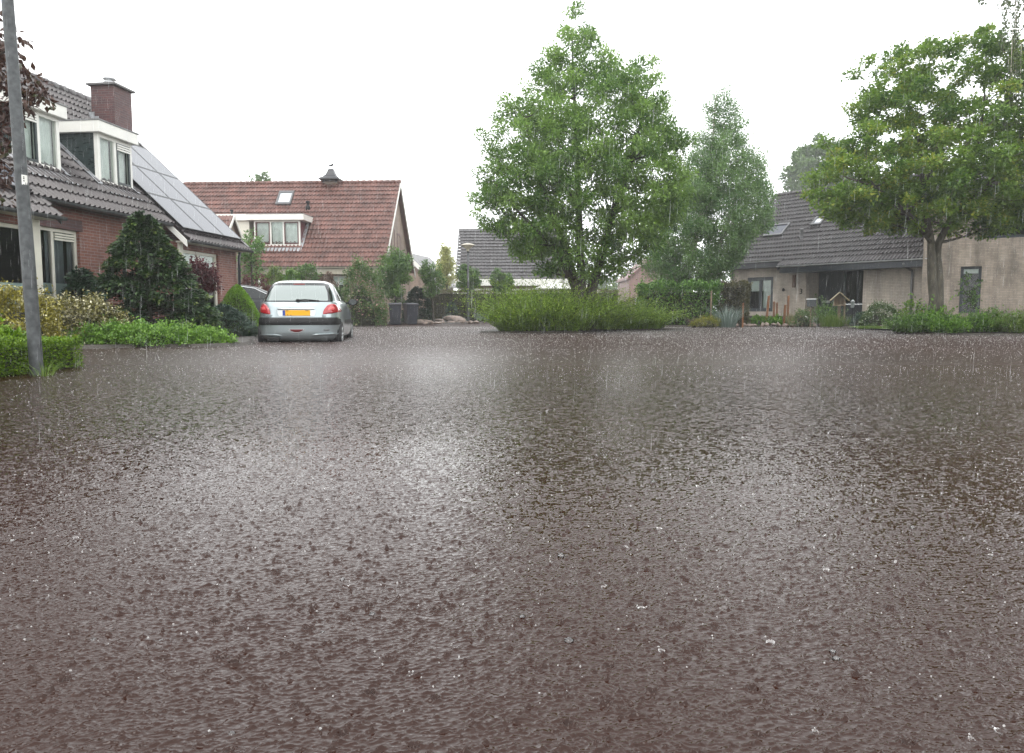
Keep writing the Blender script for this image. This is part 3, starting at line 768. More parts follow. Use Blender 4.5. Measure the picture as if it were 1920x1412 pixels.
def gutter(parent, x0, x1, y, z, m=ZINC, r=0.06, name="gutter"):
    mb = MB(); k = 7; vs = []
    for x in (x0, x1):
        for i in range(k):
            a = math.pi * (1 + i / (k - 1)); vs.append((x, y + r * math.cos(a), z + r * math.sin(a)))
        for i in range(k - 1, -1, -1):
            a = math.pi * (1 + i / (k - 1)); vs.append((x, y + r * .8 * math.cos(a), z + .004 + r * .8 * math.sin(a)))
    n_ = 2 * k
    mb.add(vs, [(i, (i + 1) % n_, n_ + (i + 1) % n_, n_ + i) for i in range(n_)] + [tuple(range(n_)), tuple(range(2 * n_ - 1, n_ - 1, -1))])
    return mb.build(name, m, parent)

# ------------------------------------------------------------------ brick house beside the street (left)
hl = empty("brick_house", (-7.93, 21.6, 0), math.atan2(0.993, 0.114), "dark-tiled red brick house with two white dormers, brick chimney and solar panels, beside the conifer", "house", "houses along the street")
SL = 0.936
def zr(y): return 2.75 + y * SL
rf = MB()
roof_tiles(rf, -11.2, 0.0, 0.0, 2.75, 4.05, 6.54)
roof_tiles(rf, -3.25, 0.0, -0.42, zr(-.42), -0.0, 2.75)
roof_tiles(rf, -11.2, -7.58, -0.42, zr(-.42), -0.0, 2.75)
rf.poly([(-11.2, 4.05, 6.51), (0, 4.05, 6.51), (0, 8.1, 2.75), (-11.2, 8.1, 2.75)])
rfo = rf.build("roof", TILEGREY, hl)
rd = MB()
for i in range(34):
    a = -11.2 + i * .33; rd.tube([(a, 4.05, 6.56), (a + .34, 4.05, 6.575)], [.10, .115], 8)
rd.build("ridge_tiles", TILEGREY, rfo, True)
vg = MB()
for i in range(16):
    q = -.42 + i * .27; vg.box(-.06, .035, q, q + .25, zr(q) + .02, zr(q) + .10) if False else vg.prism([(-.08, q, zr(q) + .02), (.05, q, zr(q) + .02), (.05, q, zr(q) + .10), (-.08, q, zr(q) + .10)], (0, .26, .26 * SL - .01))
vg.build("verge_tiles", TILEGREY, rfo)
# walls
wl = MB()
WIN_L = (-7.40, -6.12, 0.55, 2.25)
wall(wl, -7.6, -3.1, -.1, 2.75, .28, [WIN_L])
WIN_B = (-11.0, -7.95, 0.5, 2.15)
wall(wl, -11.2, -7.72, -.1, 2.30, -.1, [WIN_B])
wl.poly([(-7.72, -.1, -.1), (-7.72, .28, -.1), (-7.72, .28, 2.4), (-7.72, -.1, 2.30)])
WIN_E = (-3.0, -1.15, 0.5, 2.15)
wall(wl, -3.1, -.15, -.1, 2.30, -.1, [WIN_E])
wl.poly([(-3.1, -.1, -.1), (-3.1, -.1, 2.3), (-3.1, .28, 2.45), (-3.1, .28, -.1)])
wl.poly([(-.15, -.1, -.1), (-.15, 8.0, -.1), (-.15, 8.0, 2.6), (-.15, 4.05, 6.38), (-.15, -.1, 2.45)])
wl.poly([(-11.2, -.1, -.1), (-11.2, -.1, 2.5), (-11.2, 4.05, 6.38), (-11.2, 8.0, 2.6), (-11.2, 8.0, -.1)])
wl.build("wall", BRICKL, hl)
st = MB(); st.box(WIN_L[0] - .1, WIN_L[1] + .1, .268, .30, WIN_L[3] + .002, WIN_L[3] + .22); st.build("lintel", BRICKCH, hl)
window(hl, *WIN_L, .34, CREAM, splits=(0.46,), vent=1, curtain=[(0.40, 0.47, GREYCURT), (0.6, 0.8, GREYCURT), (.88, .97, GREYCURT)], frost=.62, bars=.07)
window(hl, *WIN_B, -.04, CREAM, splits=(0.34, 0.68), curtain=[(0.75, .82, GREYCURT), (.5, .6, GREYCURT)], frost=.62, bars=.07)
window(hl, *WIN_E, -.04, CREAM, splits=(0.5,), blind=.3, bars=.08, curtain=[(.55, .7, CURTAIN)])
cp = MB(); cp.box(-7.93, -7.74, -.15, -.105, .3, 2.28); cp.build("corner_post", CREAM, hl)
cp = MB(); cp.box(-3.14, -2.98, -.16, -.105, .3, 2.28); cp.build("corner_post", CREAM, hl)
# soffits, gutters, barge board
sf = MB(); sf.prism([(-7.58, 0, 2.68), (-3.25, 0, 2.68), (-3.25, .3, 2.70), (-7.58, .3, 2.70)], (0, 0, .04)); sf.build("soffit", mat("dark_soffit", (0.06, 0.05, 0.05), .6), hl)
for a_, b__ in ((-3.2, -.05), (-11.2, -7.62)): sf = MB(); sf.box(a_, b__, -.38, -.10, 2.29, 2.33); sf.build("soffit", CREAM, hl)
gutter(hl, -7.60, -3.27, -.07, 2.72); gutter(hl, -3.27, .06, -.49, 2.34); gutter(hl, -11.2, -7.52, -.49, 2.34)
for xx in (-3.27,):
    bb = MB(); bb.prism([(xx, -.44, zr(-.44) - .16), (xx, .35, zr(.35) - .16), (xx, .35, zr(.35) + .0), (xx, -.44, zr(-.44) + .0)], (-.03, 0, 0)); bb.build("barge_board", WHITE, hl)
bb = MB(); bb.prism([(-7.57, -.44, zr(-.44) - .12), (-7.57, .30, zr(.30) - .12), (-7.57, .30, zr(.30)), (-7.57, -.44, zr(-.44))], (.03, 0, 0)); bb.build("barge_board", ZINC, hl)
dp = MB(); dp.tube([(-4.75, -.05, 2.68), (-4.75, -.03, 2.55), (-4.75, .2, 2.42), (-4.75, .22, 2.3), (-4.75, .22, 0)], .042, 8); dp.build("downpipe", mat("dark_downpipe", (0.03, 0.035, 0.04), .4), hl, True)
dp = MB(); dp.tube([(-.10, -.2, 2.3), (-.10, -.16, 2.1), (-.10, -.16, 0)], .04, 8); dp.build("downpipe", mat("dark_downpipe", (0, 0, 0)), hl, True)
# dormers
def dormer(parent, x0, x1, y0, zb, zt, roofz, cheek, frame, splits, sashes, curt, vent=None, fasc=.25, over=.12, backy=None, roofover=.1, sash=None):
    def yroof(z): return (z - roofz(0)) / (roofz(1) - roofz(0))
    yb = yroof(zt)
    dm = empty("dormer"); dm.parent = parent
    for x, sgn in ((x0, 1), (x1, -1)):
        d = MB(); d.prism([(x, y0 + .09, zb), (x, y0 + .09, zt - .02), (x, yb, zt - .02), (x, yroof(zb) + .02, zb)], (sgn * .03, 0, 0)); d.build("cheek", cheek, dm)
    f = MB(); yo = y0 - over
    f.box(x0 - roofover, x1 + roofover, yo, yb, zt - fasc, zt)
    f.build("fascia", frame, dm, bevel=.01)
    t = MB(); t.box(x0 - roofover - .015, x1 + roofover + .015, yo - .015, yb + .05, zt + .001, zt + .03); t.build("roof_felt", mat("roof_felt", (0.2, 0.2, 0.2), .6, var=.3), dm)
    window(dm, x0, x1, zb, zt - fasc + .005, y0, frame, splits, .085, sash or DARKFR, sashes, curt, None, vent, depth=.1, room=.4)
    l = MB()
    k = 22; vs = []
    for i in range(k + 1):
        x = x0 - .12 + (x1 - x0 + .24) * i / k; wv = .02 * math.sin(i * 2.3)
        vs += [(x, y0 - .02, zb - .01), (x, y0 - .30 + wv, roofz(y0 - .30 + wv) + .075)]
    l.add(vs, [(2 * i, 2 * i + 1, 2 * i + 3, 2 * i + 2) for i in range(k)])
    for x, sg in ((x0, -1), (x1, 1)):
        vs = []
        for i in range(10):
            yy = y0 - .1 + (yb - y0 - .1) * i / 9
            vs += [(x, yy, roofz(yy) + .09), (x + sg * .16, yy, roofz(yy) + .075)]
        l.add(vs, [(2 * i, 2 * i + 1, 2 * i + 3, 2 * i + 2) for i in range(9)])
    l.build("flashing", LEAD, dm)
    return dm
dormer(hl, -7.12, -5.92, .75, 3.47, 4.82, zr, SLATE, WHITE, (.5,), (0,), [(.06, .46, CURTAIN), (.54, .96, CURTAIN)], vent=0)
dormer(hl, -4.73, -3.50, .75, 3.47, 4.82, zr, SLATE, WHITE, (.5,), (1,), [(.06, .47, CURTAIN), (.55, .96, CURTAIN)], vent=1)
# chimney
ch = MB(); ch.box(-1.50, -.75, 2.48, 3.14, 4.6, 6.60); cho = ch.build("chimney", BRICKCH, hl)
c = MB(); c.box(-1.58, -.67, 2.40, 3.22, 6.602, 6.66); c.build("cap_slab", mat("cap_slab", (0.12, 0.115, 0.115), .5, var=.3), cho, bevel=.01)
c = MB(); c.lathe([(.09, 0), (.09, .10), (.16, .10), (.16, .13), (.07, .14), (.07, .2), (.17, .2), (.15, .235), (.02, .25)], 16, (-1.12, 2.85, 6.66)); c.build("flue_cowl", PALEZINC, cho, True)
c = MB()
for i in range(6):
    y0 = 2.46 + i * .12; c.box(-1.516, -1.502, y0, y0 + .14, zr(y0) + .02, zr(y0) + .30)
c.box(-1.50, -.75, 2.455, 2.475, zr(2.47) + .0, zr(2.47) + .28); c.build("flashing", LEAD, cho)
# solar panels
PANEL = bpy.data.materials.new("solar_panel_glass"); PANEL.use_nodes = True
p = PANEL.node_tree.nodes["Principled BSDF"]; p.inputs["Base Color"].default_value = (0.05, 0.055, 0.075, 1); p.inputs["Roughness"].default_value = .16
p.inputs["Coat Weight"].default_value = 0.0; p.inputs["Specular IOR Level"].default_value = .42; p.inputs["Roughness"].default_value = .12
PFR = mat("panel_frame", (0.02, 0.02, 0.022), .35, .3)
def panel(parent, x0, x1, q0, q1, lift=.13):
    cs, sn = math.cos(math.atan(SL)), math.sin(math.atan(SL))
    def P(x, q, h): return (x, q * cs - h * sn, 2.75 + q * sn + h * cs)
    s = MB()
    def slab(a, b, c, d, h0, h1):
        s.add([P(a, c, h0), P(b, c, h0), P(b, d, h0), P(a, d, h0), P(a, c, h1), P(b, c, h1), P(b, d, h1), P(a, d, h1)], [(3, 2, 1, 0), (4, 5, 6, 7), (0, 1, 5, 4), (1, 2, 6, 5), (2, 3, 7, 6), (3, 0, 4, 7)])
    slab(x0 + .02, x1 - .02, q0 + .02, q1 - .02, lift - .03, lift); o = s.build("solar_panel", PANEL, parent)
    s = MB(); t = .025
    slab(x0, x1, q0, q0 + t, lift - .04, lift + .004); slab(x0, x1, q1 - t, q1, lift - .04, lift + .004); slab(x0, x0 + t, q0 + t, q1 - t, lift - .04, lift + .004); slab(x1 - t, x1, q0 + t, q1 - t, lift - .04, lift + .004)
    s.build("panel_frame", PFR, o)
for i in range(3):
    for j in range(3): panel(hl, -3.17 + i * 1.005, -3.17 + i * 1.005 + .995, -.28 + j * 1.25, -.28 + j * 1.25 + 1.24)
for i in range(2): panel(hl, -9.85 + i * 1.005, -9.85 + i * 1.005 + .995, -.05, 1.57)

# ------------------------------------------------------------------ red-tiled house across the end of the street
hr = empty("red_roof_house", (-6.40, 38.0, 0), R(-3), "brown brick house with a big red tiled roof, white dormer and black bell-shaped chimney cowl", "house", "houses along the street")
EZ, RYD = 2.96, 4.15
RZ = 7.76
def zq(y): return EZ + y * (RZ - EZ) / RYD
rf = MB(); roof_tiles(rf, -12.3, 0, -.05, EZ - .06, RYD, RZ, tw=.20, course=.335, amp=.026, lip=.06)
rf.poly([(-12.3, RYD, RZ - .03), (0, RYD, RZ - .03), (0, 8.3, EZ), (-12.3, 8.3, EZ)])
rfo = rf.build("roof", TILERED, hr)
rd = MB()
for i in range(37): rd.tube([(-12.3 + i * .333, RYD, RZ + .02), (-12.3 + i * .333 + .34, RYD, RZ + .035)], [.1, .115], 8)
rd.build("ridge_tiles", TILERED, rfo, True)
wl = MB(); wall(wl, -12.0, -.25, 0, EZ, .45, [(-6.0, -4.9, 1.1, 2.2), (-2.85, -1.95, 1.4, 2.45)])
wl.poly([(-.25, .45, 0), (-.25, 7.85, 0), (-.25, 7.85, EZ + .4), (-.25, RYD, RZ - .25), (-.25, .45, EZ + .4)])
wl.poly([(-12.0, .45, 0), (-12.0, .45, EZ + .4), (-12.0, RYD, RZ - .25), (-12.0, 7.85, EZ + .4), (-12.0, 7.85, 0)])
wl.build("wall", BRICKB, hr)
window(hr, -6.0, -4.9, 1.1, 2.2, .5, WHITE, (.5,), blind=.3)
window(hr, -2.85, -1.95, 1.4, 2.45, .5, WHITE, (.33, .66), blind=.4)
MG = Matrix(((0, -1, 0, -.25), (1, 0, 0, 0), (0, 0, 1, 0), (0, 0, 0, 1)))           # the gable, facing +x
window(hr, 2.7, 3.6, 3.75, 5.2, -.02, mat("dark_red_frame", (0.09, 0.02, 0.02), .35), (), M=MG, depth=.05, room=.02, bars=.1, blind=.5)
window(hr, 4.2, 5.1, 3.75, 5.0, -.02, mat("dark_red_frame", (0, 0, 0)), (), M=MG, depth=.05, room=.02, bars=.1, blind=.5)
fb = MB(); fb.box(-12.2, -.1, -.06, -.02, EZ - .45, EZ - .12).box(-12.2, -.1, -.02, .45, EZ - .45, EZ - .42); fb.build("fascia", mat("beige_fascia", (0.36, 0.33, 0.26), .5, var=.1), hr)
gutter(hr, -12.3, 0, -.12, EZ - .10, mat("beige_fascia", (0, 0, 0)), .06)
bb = MB()
for (ya, za, yb, zb_) in ((-.05, EZ - .1, RYD, RZ), (8.35, EZ - .1, RYD, RZ)):
    bb = MB(); bb.prism([(-.02, ya, za - .16), (-.02, yb, zb_ - .16), (-.02, yb, zb_ + .03), (-.02, ya, za + .03)], (.05, 0, 0)); bb.build("barge_board", WHITE, hr)
fr_red = mat("dark_red_frame", (0, 0, 0))
d2 = dormer(hr, -7.05, -4.62, .9, 4.02, 5.62, zq, mat("dark_red_cheek", (0.10, 0.015, 0.02), .35), WHITE, (.36, .64), (0, 2), [(.05, .34, CURTAIN), (.38, .62, CURTAIN), (.66, .95, CURTAIN)], fasc=.30, over=.25, roofover=.28, sash=fr_red)
# skylight
def skylight(parent, x0, x1, y0, y1, zf, m=None):
    s = MB(); b = .09
    def q(x, y, h): return (x, y - h * .77, zf(y) + h * .64)
    def slab(a, bb_, c, d, h0, h1): s.add([q(a, c, h0), q(bb_, c, h0), q(bb_, d, h0), q(a, d, h0), q(a, c, h1), q(bb_, c, h1), q(bb_, d, h1), q(a, d, h1)], [(3, 2, 1, 0), (4, 5, 6, 7), (0, 1, 5, 4), (1, 2, 6, 5), (2, 3, 7, 6), (3, 0, 4, 7)])
    slab(x0, x1, y0, y0 + b, -.02, .13); slab(x0, x1, y1 - b, y1, -.02, .13); slab(x0, x0 + b, y0 + b, y1 - b, -.02, .13); slab(x1 - b, x1, y0 + b, y1 - b, -.02, .13)
    o = s.build("skylight", mat("skylight_frame", (0.11, 0.11, 0.115), .4, .3), parent)
    s = MB(); slab(x0 + b, x1 - b, y0 + b, y1 - b, .06, .09); s.build("pane", m or PANEL, o)
SKY_W = bpy.data.materials.new("skylight_glass"); SKY_W.use_nodes = True
p = SKY_W.node_tree.nodes["Principled BSDF"]; p.inputs["Base Color"].default_value = (0.45, 0.48, 0.5, 1); p.inputs["Roughness"].default_value = .08; p.inputs["Coat Weight"].default_value = 1; p.inputs["Coat IOR"].default_value = 1.9
skylight(hr, -6.62, -5.78, 2.95, 3.65, zq, SKY_W)
v = MB(); y0 = 2.75; v.lathe([(.13, -.1), (.11, .15), (.07, .2), (.07, .34), (.13, .36), (.10, .42), (.03, .45)], 14, (-4.78, y0, zq(y0))); v.build("vent_pipe", BLACK, hr, True)
# chimney with a black bell-shaped cowl and a small bird on top
ch = MB(); ch.box(-4.22, -3.52, RYD - .12, RYD + .4, RZ - .7, RZ + .06); cho = ch.build("chimney", BRICKB, hr)
cw = MB(); cx, cy, cz = -3.87, RYD, RZ + .13
prof = [(.82, 0), (.80, .06), (.55, .16), (.36, .30), (.26, .46), (.20, .58), (.19, .62), (.02, .63)]
cw.M = Matrix.Translation((cx, cy, cz)) @ Matrix.Rotation(R(45), 4, 'Z'); cw.lathe(prof, 4)
cw.M = Matrix.Translation((cx, cy, cz))
for sx in (-.35, .35):
    for sy in (-.3, .3): cw.box(sx - .03, sx + .03, sy - .03, sy + .03, -.14, .06)
cw.build("chimney_cowl", mat("black_metal_cowl", (0.03, 0.03, 0.035), .4, .2, var=.2), cho)
cw = MB(); cw.M = Matrix.Translation((cx, cy, cz + .63)); cw.tube([(0, 0, 0), (0, 0, .14)], .015, 5); cw.tube([(-.16, 0, .17), (-.05, 0, .19), (.05, 0, .2), (.09, 0, .27), (.14, 0, .27)], [.02, .05, .06, .045, .01], 7); cw.build("weather_vane", BLACK, cho, True)
# annex with its own small gabled roof in front, and a second flat-topped dormer
an = MB(); ax0, ax1, aye, ayr = -11.2, -6.85, -3.6, -2.0
def za(y): return 3.35 + (y - aye) * (5.22 - 3.35) / (ayr - aye)
roof_tiles(an, ax0, ax1, aye, 3.35, ayr, 5.22, tw=.18, amp=.018, lip=.055)
an.poly([(ax0, ayr, 5.2), (ax1, ayr, 5.2), (ax1, ayr + 1.6, 3.35), (ax0, ayr + 1.6, 3.35)]); an.build("annex_roof", TILERED, hr)
an = MB(); wall(an, ax0, ax1 - .15, 0, 3.35, aye + .3); an.poly([(ax1 - .15, aye + .3, 0), (ax1 - .15, ayr + 1.3, 0), (ax1 - .15, ayr + 1.3, 3.5), (ax1 - .15, ayr, 5.05), (ax1 - .15, aye + .3, 3.5)]); an.build("annex_wall", BRICKB, hr)
an = MB()
for ya, yb in ((aye - .05, ayr), (ayr + 1.65, ayr)): an = MB(); an.prism([(ax1, ya, 3.20), (ax1, yb, 5.08), (ax1, yb, 5.25), (ax1, ya, 3.38)], (.05, 0, 0)); an.build("barge_board", WHITE, hr)
an = MB(); an.prism([(-9.1, q, za(q) + .11) for q in (-3.0, -2.2)] + [(-7.6, q, za(q) + .11) for q in (-2.2, -3.0)], (0, -.03, .03)); an.build("solar_panel", PFR, hr)
fl = MB(); fl.box(-10.2, -7.25, 1.0, 3.0, 5.35, 5.68); fl.build("fascia", WHITE, hr)
fl = MB(); fl.box(-10.0, -7.4, 1.15, 2.9, 3.6, 5.34); fl.build("dormer", CREAM, hr)
fl = MB(); fl.lathe([(.06, 0), (.06, .2), (.10, .21), (.08, .3), (.02, .31)], 10, (-8.5, 1.6, 5.68)); fl.build("vent_pipe", BLACK, hr, True)

# ------------------------------------------------------------------ grey-roofed house further back
hg = empty("grey_roof_house", (-3.95, 53.0, 0), 0, "house with a plain grey tiled roof above a white fascia, behind the street lamp", "house", "houses along the street")
rf = MB(); roof_tiles(rf, 0, 8.0, 0, 2.95, 3.9, 6.85, tw=.3, course=.35, amp=.014, lip=.06)
rf.poly([(0, 3.9, 6.8), (8, 3.9, 6.8), (8, 7.8, 2.95), (0, 7.8, 2.95)]); rf.build("roof", TILEDARK, hg)
wl = MB(); wall(wl, .2, 7.8, 0, 2.9, .5); wl.poly([(7.8, .5, 0), (7.8, 7.4, 0), (7.8, 7.4, 3.2), (7.8, 3.9, 6.6), (7.8, .5, 3.2)]); wl.poly([(.2, .5, 0), (.2, .5, 3.2), (.2, 3.9, 6.6), (.2, 7.4, 3.2), (.2, 7.4, 0)])
wl.build("wall", BRICKP, hg)
fb = MB(); fb.box(-.1, 8.1, -.12, -.06, 2.45, 2.92); fb.box(.1, 7.9, .40, .49, 1.4, 2.25); fb.build("fascia", WHITE, hg)
bb = MB()
for xx in (-.06, 8.01):
    bb = MB(); bb.prism([(xx, -.10, 2.73), (xx, 3.9, 6.68), (xx, 3.9, 6.95), (xx, -.10, 3.02)], (.06, 0, 0)); bb.build("barge_board", mat("grey_barge", (0.2, 0.2, 0.21), .5), hg)
an = MB(); an.prism([(7.9, 1.0, 3.05), (10.4, 1.0, 2.1), (10.4, 1.0, 2.2), (7.9, 1.0, 3.2)], (0, 5, 0)); an.build("annex_roof", TILEDARK, hg)
an = MB(); an.prism([(7.9, .94, 2.75), (10.4, .94, 1.75), (10.4, .94, 2.1), (7.9, .94, 3.05)], (0, .05, 0)); an.build("barge_board", WHITE, hg)
an = MB(); an.prism([(7.9, 1.1, 0), (9.3, 1.1, 0), (9.3, 1.1, 2.35), (7.9, 1.1, 2.9)], (0, 4, 0)); an.build("annex_wall", BRICKP, hg)
# low grey roof seen past the gable
hs = empty("low_house", (-8.9, 60, 0), R(-12), "low grey roof with a white barge board peeping past the red-roofed gable", "house", "houses along the street")
rf = MB(); rf.prism([(-3, 0, 5.6), (.4, 0, 5.2), (3.2, 0, 2.6), (3.2, 0, 2.75), (.5, 0, 5.35), (-3, 0, 5.75)], (0, 6, 0)); rf.build("roof", TILEDARK, hs)
rf = MB(); rf.prism([(-3, .2, 0), (2.7, .2, 0), (2.7, .2, 3.0), (.4, .2, 5.15), (-3, .2, 5.55)], (0, 5.6, 0)); rf.build("wall", BRICKB, hs)
rf = MB(); rf.prism([(.4, -.06, 5.0), (3.25, -.06, 2.35), (3.25, -.06, 2.75), (.4, -.06, 5.4)], (0, .05, 0)); rf.build("barge_board", WHITE, hs)
# distant pink brick house
hp = empty("pink_brick_house", (XP(1215, 74), 74, 0), 0, "distant pinkish brick gable half hidden by the birches, fading in the rain", "house", "houses along the street")
wl = MB(); wl.prism([(-1.9, 0, 0), (4.2, 0, 0), (4.2, 0, 3.0), (.6, 0, 6.0), (-1.9, 0, 3.9)], (0, 8, 0)); wl.build("wall", BRICKP, hp)
rf = MB(); rf.prism([(-2.1, -.2, 3.75), (.6, -.2, 6.05), (.6, -.2, 6.25), (-2.1, -.2, 3.95)], (0, 8.4, 0)); rf.prism([(.6, -.2, 6.05), (4.5, -.2, 2.8), (4.5, -.2, 3.0), (.6, -.2, 6.25)], (0, 8.4, 0)); rf.build("roof", TILERED, hp)
window(hp, 1.0, 2.2, 2.2, 3.4, -.06, WHITE, (.5,), room=.01, depth=.05)
window(hp, -1.3, -.3, .6, 2.0, -.06, WHITE, (.5,), room=.01, depth=.05)

# ------------------------------------------------------------------ pale brick house on the right
hb = empty("pale_brick_house", (12.27, 34.5, 0), math.atan2(-.797, .604), "long pale brick house with a dark tiled roof, dark entrance and number 3", "house", "houses along the street")
SB = .825
def zb(y): return 2.98 + y * SB
rf = MB()
roof_tiles(rf, -3.35, 6.75, 0, 2.98, 4.45, 2.98 + 4.45 * SB, tw=.155, course=.34, amp=.030, lip=.06)
roof_tiles(rf, .15, 6.75, -.36, zb(-.36), 0, 2.98, tw=.155, course=.34, amp=.030, lip=.06)
rf.poly([(-3.35, 4.45, zb(4.45) - .03), (6.75, 4.45, zb(4.45) - .03), (6.75, 8.9, 2.98), (-3.35, 8.9, 2.98)])
rfo = rf.build("roof", TILEDARK, hb)
rd = MB()
for i in range(31): rd.tube([(-3.35 + i * .33, 4.45, zb(4.45) + .02), (-3.35 + i * .33 + .34, 4.45, zb(4.45) + .035)], [.1, .115], 8)
rd.build("ridge_tiles", TILEDARK, rfo, True)
wl = MB()
WB = (-2.05, -.62, 0.62, 2.25)
wall(wl, -3.05, 1.05, .42, 2.75, .45, [WB])
wl.poly([(-3.05, .45, .42), (-3.05, .45, 3.2), (-3.05, 4.45, 6.45), (-3.05, 8.5, 3.1), (-3.05, 8.5, .42)])
wl.poly([(1.05, .45, .42), (1.05, 1.6, .42), (1.05, 1.6, 2.75), (1.05, .45, 2.75)]); wl.build("wall", BRICKR, hb); wl = MB(); wall(wl, 3.70, 6.7, .42, 2.65, .45); wl.poly([(3.70, .45, .42), (3.70, .45, 2.65), (3.70, 1.6, 2.65), (3.70, 1.6, .42)])
wl.build("wall", BRICKR, hb)
for a_, b__ in ((-3.04, 1.04), (3.71, 6.7)): pl = MB(); wall(pl, a_, b__, -.05, .42, .47); pl.build("plinth", PLINTH, hb)
window(hb, *WB, .50, mat("blue_black_frame", (0.02, 0.027, 0.033), .35), (.5,), bars=.16, frost=None, blind=.5, room=.5, curtain=[(.55, .95, CURTAIN)])
DK = mat("blue_black_board", (0.022, 0.028, 0.038), .35, var=.3, vscale=5, stretch=(4, 1, .3))
en = MB(); en.box(1.06, 2.1, 1.5, 1.56, .0, 2.75); eo = en.build("front_door", DK, hb)
en = MB(); en.box(1.25, 1.65, 1.46, 1.498, 1.02, 1.12); en.build("letter_slot", PALEZINC, eo)
en = MB(); en.tube([(1.98, 1.47, 1.0), (1.98, 1.44, 1.0), (1.86, 1.44, 1.0)], .012, 6); en.build("handle", PALEZINC, eo)
window(hb, 2.12, 3.69, .95, 2.7, 1.46, mat("blue_black_frame", (0, 0, 0)), (.5,), bars=.07, room=.8, curtain=[(.06, .14, GREYCURT), (.8, .9, GREYCURT)])
en = MB(); en.box(2.1, 3.69, 1.44, 1.5, 0, .94); en.build("entrance_panel", DK, hb)
en = MB(); en.box(-3.3, .2, .02, .05, 2.66, 2.93).box(-3.3, .2, .05, .45, 2.66, 2.70); en.box(.2, 6.7, -.34, -.31, 2.36, 2.60).box(.2, 6.7, -.31, .45, 2.36, 2.40); en.box(1.05, 3.7, .40, .46, 2.34, 2.80); en.build("fascia", DK, hb)
gutter(hb, -3.38, .15, -.06, 2.95, PALEZINC, .045); gutter(hb, .1, 6.78, -.42, zb(-.36) - .02, PALEZINC, .05)
bb = MB(); bb.prism([(.11, -.38, zb(-.38) - .2), (.11, .2, zb(.2) - .2), (.11, .2, zb(.2) + .03), (.11, -.38, zb(-.38) + .03)], (.03, 0, 0)); bb.build("barge_board", DK, hb)
dp = MB(); dp.tube([(5.72, -.36, 2.5), (5.72, -.1, 2.36), (5.72, .38, 2.25), (5.72, .4, 2.1), (5.72, .4, .05)], .05, 8); dp.build("downpipe", mat("grey_downpipe", (0.16, 0.16, 0.165), .45), hb, True)
dp = MB(); dp.tube([(-2.85, .38, 2.7), (-2.85, .38, .05)], .03, 8); dp.build("downpipe", mat("grey_downpipe", (0, 0, 0)), hb, True)
skylight(hb, -1.95, -.90, 1.50, 2.25, zb); skylight(hb, .30, .82, 1.95, 2.45, zb, SKY_W); skylight(hb, 5.05, 5.7, 1.9, 2.35, zb, SKY_W)
v = MB(); v.lathe([(.09, -.1), (.06, .05), (.06, .42), (.10, .44), (.08, .5), (.02, .52)], 12, (.33, 1.15, zb(1.15))); v.build("vent_pipe", mat("grey_vent", (0.15, 0.15, 0.155), .5), hb, True)
lp = MB(); lp.box(.42, .54, .36, .45, 1.72, 2.28); lp.build("wall_lamp", mat("rust_lamp", (0.13, 0.07, 0.05), .6), hb)
lp = MB(); lp.tube([(-.02, .44, 1.62), (-.02, .36, 1.66), (.02, .30, 1.60)], [.03, .05, .07], 8); lp.build("wall_tap", BLACK, hb, True)
fc = bpy.data.curves.new("house_number", 'FONT'); fc.body = "3"; fc.size = .34; fc.extrude = .012; fc.align_x = 'CENTER'
fo = bpy.data.objects.new("house_number", fc); COL.objects.link(fo); bpy.context.view_layer.update()
me = bpy.data.meshes.new_from_object(fo.evaluated_get(bpy.context.evaluated_depsgraph_get())); bpy.data.objects.remove(fo)
fo = bpy.data.objects.new("house_number", me); COL.objects.link(fo); me.materials.append(BLACK); fo.parent = hb; fo.location = (.84, .43, 1.42); fo.rotation_euler = (R(90), 0, 0)
# taller wing of the same terrace, nearer on the right
hw = empty("pale_brick_wing", (XP(1738, 28.9), 28.9, 0), R(-32), "tall pale brick wing with a narrow window and wide pier, behind the maple", "house", "houses along the street")
wl = MB()
WN = (1.05, 1.72, .55, 2.3); WU = (1.85, 3.2, 3.3, 4.7)
wall(wl, -.22, 3.75, -.05, 5.1, 0, [WN, WU]); wl.poly([(-.22, 0, -.05), (-.22, 0, 5.1), (-.22, 6, 5.1), (-.22, 6, -.05)])
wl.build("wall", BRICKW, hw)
window(hw, *WN, .07, mat("blue_black_frame", (0, 0, 0)), (), bars=.10, blind=.16, room=.5)
window(hw, *WU, .07, mat("blue_black_frame", (0, 0, 0)), (.5,), bars=.1, room=.4)
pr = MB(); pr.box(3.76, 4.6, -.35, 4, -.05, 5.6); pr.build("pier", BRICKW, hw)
pr = MB(); wall(pr, 4.6, 12, -.05, 5.0, .1); pr.build("side_wall", BRICKR, hw)
pr = MB(); pr.box(4.6, 9, -.06, .095, .3, .52); pr.build("plinth_band", BRICKL, hw)
rf = MB(); roof_tiles(rf, -.3, 3.74, .0, 5.12, 3.5, 6.6, tw=.18, amp=.018, lip=.055); roof_tiles(rf, 4.62, 12, .0, 5.02, 3.5, 6.6, tw=.18, amp=.018, lip=.055); rf.build("roof", TILEDARK, hw)

